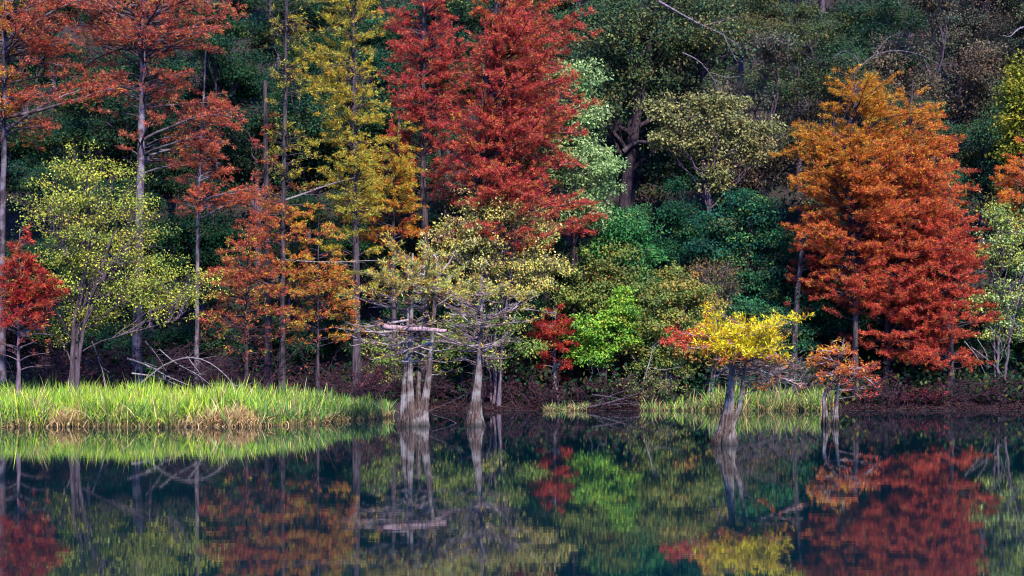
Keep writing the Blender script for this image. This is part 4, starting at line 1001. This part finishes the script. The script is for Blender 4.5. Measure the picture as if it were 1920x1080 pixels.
# ------------------------------------------------------------------ reeds
def reeds(label, name, seed, spots, height, pal, mat=M_REED, width=(0.022, 0.065), bend=0.5, lean=0.16, broken=0.08):
    rng = np.random.default_rng(seed)
    X, Y = spots[:, 0], spots[:, 1]; n = len(X)
    z = np.maximum(ground(X, Y), -0.3)
    H = height(X, Y) * (0.45 + 0.72 * rng.uniform(0, 1, n) ** 0.9) * np.where(rng.uniform(size=n) < 0.04, 1.3, 1.0)
    az = rng.uniform(0, 2 * pi, n); e0 = pi / 2 - np.abs(rng.normal(0, lean, n))
    e1 = e0 - np.abs(rng.normal(0, bend, n))
    br = rng.uniform(size=n) < broken
    e1 = np.where(br, e1 - 1.6, e1)
    P = grow(np.stack([X, Y, z], 1), az, e0, e1, H, 6, 0.03, rng)
    W = rng.uniform(width[0], width[1], n)[:, None] * np.array([0.7, 1, 1, 0.85, 0.5, 0.05])[None]
    sd = rng.uniform(0, 2 * pi, n); side = np.stack([np.cos(sd), 0.6 * np.sin(sd), 0 * sd], 1)[:, None, :] * W[..., None] * 0.5
    v = np.stack([P - side, P + side], 2)                    # n,6,2,3
    idx = np.arange(n * 12).reshape(n, 6, 2)
    q = np.stack([idx[:, :-1, 0], idx[:, :-1, 1], idx[:, 1:, 1], idx[:, 1:, 0]], -1)
    c = pal(X, Y, n, rng) * np.exp(rng.normal(0, 0.32, (n, 1)))
    t = np.linspace(0, 1, 6)[None, :, None]
    sheath = pick([(0.20, 0.13, 0.07, 3), (0.34, 0.24, 0.12, 2), (0.09, 0.10, 0.04, 2)], n, rng)[:, None, :]
    w = smooth(0.55, 0.05, t + rng.normal(0, 0.12, (n, 1, 1)))
    cv = c[:, None, :] * (1 - w) + sheath * w
    g = Geo(); g.add(v, q, np.repeat(np.clip(cv, 0, .9).reshape(-1, 3), 2, 0))
    return tag(g.build(name, mat), label, "reeds", kind="stuff")
FRESH = [(0.36, 0.56, 0.03, 4), (0.26, 0.48, 0.035, 4), (0.50, 0.60, 0.05, 2), (0.13, 0.27, 0.04, 3), (0.66, 0.52, 0.24, 2), (0.30, 0.20, 0.10, 1.5)]
COOL = [(0.09, 0.25, 0.06, 4), (0.15, 0.32, 0.06, 3), (0.05, 0.16, 0.05, 3), (0.42, 0.34, 0.18, 2)]
STRAW = [(0.55, 0.38, 0.17, 4), (0.42, 0.26, 0.13, 3), (0.65, 0.48, 0.26, 2), (0.30, 0.17, 0.09, 2)]
rng = np.random.default_rng(401)
n = 36000
X = rng.uniform(-27, -6.1, n); d = rng.uniform(0, 1, n) ** 1.5 * 9.5 - 0.25
cl = rng.uniform(-27, -6.1, 900); k_ = rng.integers(0, 900, n); half = rng.uniform(size=n) < 0.8      # tussocks
cd = rng.uniform(0, 1, 900) ** 1.5 * 9.5 - 0.1
X = np.where(half, cl[k_] + rng.normal(0, 0.12, n), X); d = np.where(half, cd[k_] + rng.normal(0, 0.1, n), d)
Y = shore(X) + d
pxs = 960 + X / Y * F_PX
clear = ((np.abs(pxs - 118) < 36) & (d < 1.8)) | ((np.abs(pxs - 425) < 58) & (d < 2.6)) | ((np.abs(pxs - 350) < 25) & (d < 0.9))
keep = (~clear | (rng.uniform(size=n) < 0.08)) & (Y < 74 + 0 * X) & (rng.uniform(size=n) < 1 - 0.65 * smooth(-10.5, -6.2, X))
sp = np.stack([X, Y], 1)[keep]
def reed_h(X, Y):
    return (1.52 - 0.42 * smooth(-15, -7, X)) * (0.92 + 0.08 * np.sin(X * 1.3) * np.sin(X * 0.37 + 1) + 0.05 * np.sin(X * 3.1)) * (0.9 + 0.1 * smooth(0, 3, Y - shore(X)))
reeds("dense bed of bright yellow-green reeds along the jutting bank", "reed_bed", 402, sp, reed_h,
      lambda X, Y, n, rng: np.where(rng.uniform(size=(n, 1)) < (0.10 + 0.55 * smooth(-15, -8, X) + 0.35 * smooth(0.9, 0.0, Y - shore(X)))[:, None], pick(COOL, n, rng), pick(FRESH, n, rng)), lean=0.2, bend=0.6, broken=0.2)
rng = np.random.default_rng(403)
n = 5200
X = np.concatenate([rng.uniform(-20.2, -18.6, 1200), rng.uniform(-13.6, -11.2, 2200), rng.uniform(-27, -6.2, 1800)])
Y = shore(X) + np.concatenate([rng.uniform(-0.1, 1.2, 1200), rng.uniform(-0.1, 1.4, 2200), rng.uniform(-0.15, 0.5, 1800)])
reeds("dry straw-coloured dead grass matted at the water's edge of the bright reeds", "dead_grass", 404, np.stack([X, Y], 1), lambda X, Y: 0.8 + 0.15 * np.sin(X * 5), lambda X, Y, n, rng: pick(STRAW, n, rng), lean=0.6, bend=1.3, broken=0.2)
rng = np.random.default_rng(405)
pxr = np.concatenate([rng.choice(rng.uniform(1322, 1560, 70), 2700) + rng.normal(0, 3.5, 2700), rng.uniform(1200, 1335, 420)])
Y = 81.6 + rng.uniform(-0.2, 1.6, len(pxr)); X = xp(pxr, Y)
Y = np.maximum(Y, shore(X) - 0.3)
reeds("cool green reeds and straw on the far bank behind the two small water cypresses", "reed_bed", 406, np.stack([X, Y], 1),
      lambda X, Y: np.where(960 + X / Y * F_PX < 1325, 0.7, 1.25) * (1 + 0.15 * np.sin(X * 3.7) * np.sin(X * 1.3)), lambda X, Y, n, rng: np.where(rng.uniform(size=(n, 1)) < 0.25, pick(STRAW, n, rng), pick(COOL + FRESH[1:2], n, rng)), lean=0.3, bend=0.8, broken=0.15)
pxr = rng.uniform(1020, 1105, 380); Y = 81.7 + rng.uniform(-0.2, 0.7, 380); X = xp(pxr, Y); Y = np.maximum(Y, shore(X) - 0.3)
reeds("sparse sedge tuft at the water's edge below the lime bush", "sedge_grass", 407, np.stack([X, Y], 1), lambda X, Y: 0.55 + 0 * X,
      lambda X, Y, n, rng: pick(COOL + STRAW, n, rng), lean=0.5, bend=1.0)
# leaf litter on the shore, the bank's shade put into its dark colours
rng = np.random.default_rng(408)
n = 26000
X = rng.uniform(-6, 34, n); Y = shore(X) + rng.uniform(0, 1, n) ** 1.4 * 7 + 0.02
z = ground(X, Y)
g = Geo()
D = unit(np.stack([rng.normal(size=n), rng.normal(size=n), rng.normal(0, 0.25, n)], 1)); ll = rng.uniform(0.08, 0.2, n)
g.kites(np.stack([X, Y, z + 0.03], 1), D, ll, ll * 0.5, pick([(0.06, 0.018, 0.025, 3), (0.035, 0.014, 0.02, 4), (0.11, 0.045, 0.04, 1), (0.02, 0.012, 0.017, 4)], n, rng), rng)
tag(g.build("fallen_leaves", M_LEAF), "red-brown fallen leaves scattered over the shadowed far bank", "leaves", kind="stuff")
rng = np.random.default_rng(409)
n = 260
X = rng.uniform(-14, 28, n); Y = shore(X) - rng.uniform(0, 1, n) ** 2.2 * 22 - 0.3
ll = rng.uniform(0.06, 0.13, n); a = rng.uniform(0, 2 * pi, n)
g = Geo(); D = np.stack([np.cos(a), np.sin(a), 0 * a + 0.02], 1)
g.kites(np.stack([X, Y, 0 * X + 0.008], 1), D, ll, ll * 0.55, pick([(0.45, 0.30, 0.12, 2), (0.30, 0.12, 0.06, 2), (0.35, 0.38, 0.2, 1)], n, rng), rng, np.stack([-np.sin(a), np.cos(a), 0 * a], 1))
tag(g.build("floating_leaves", M_LEAF), "small fallen leaves floating on the still water near the bank", "leaves", kind="stuff")
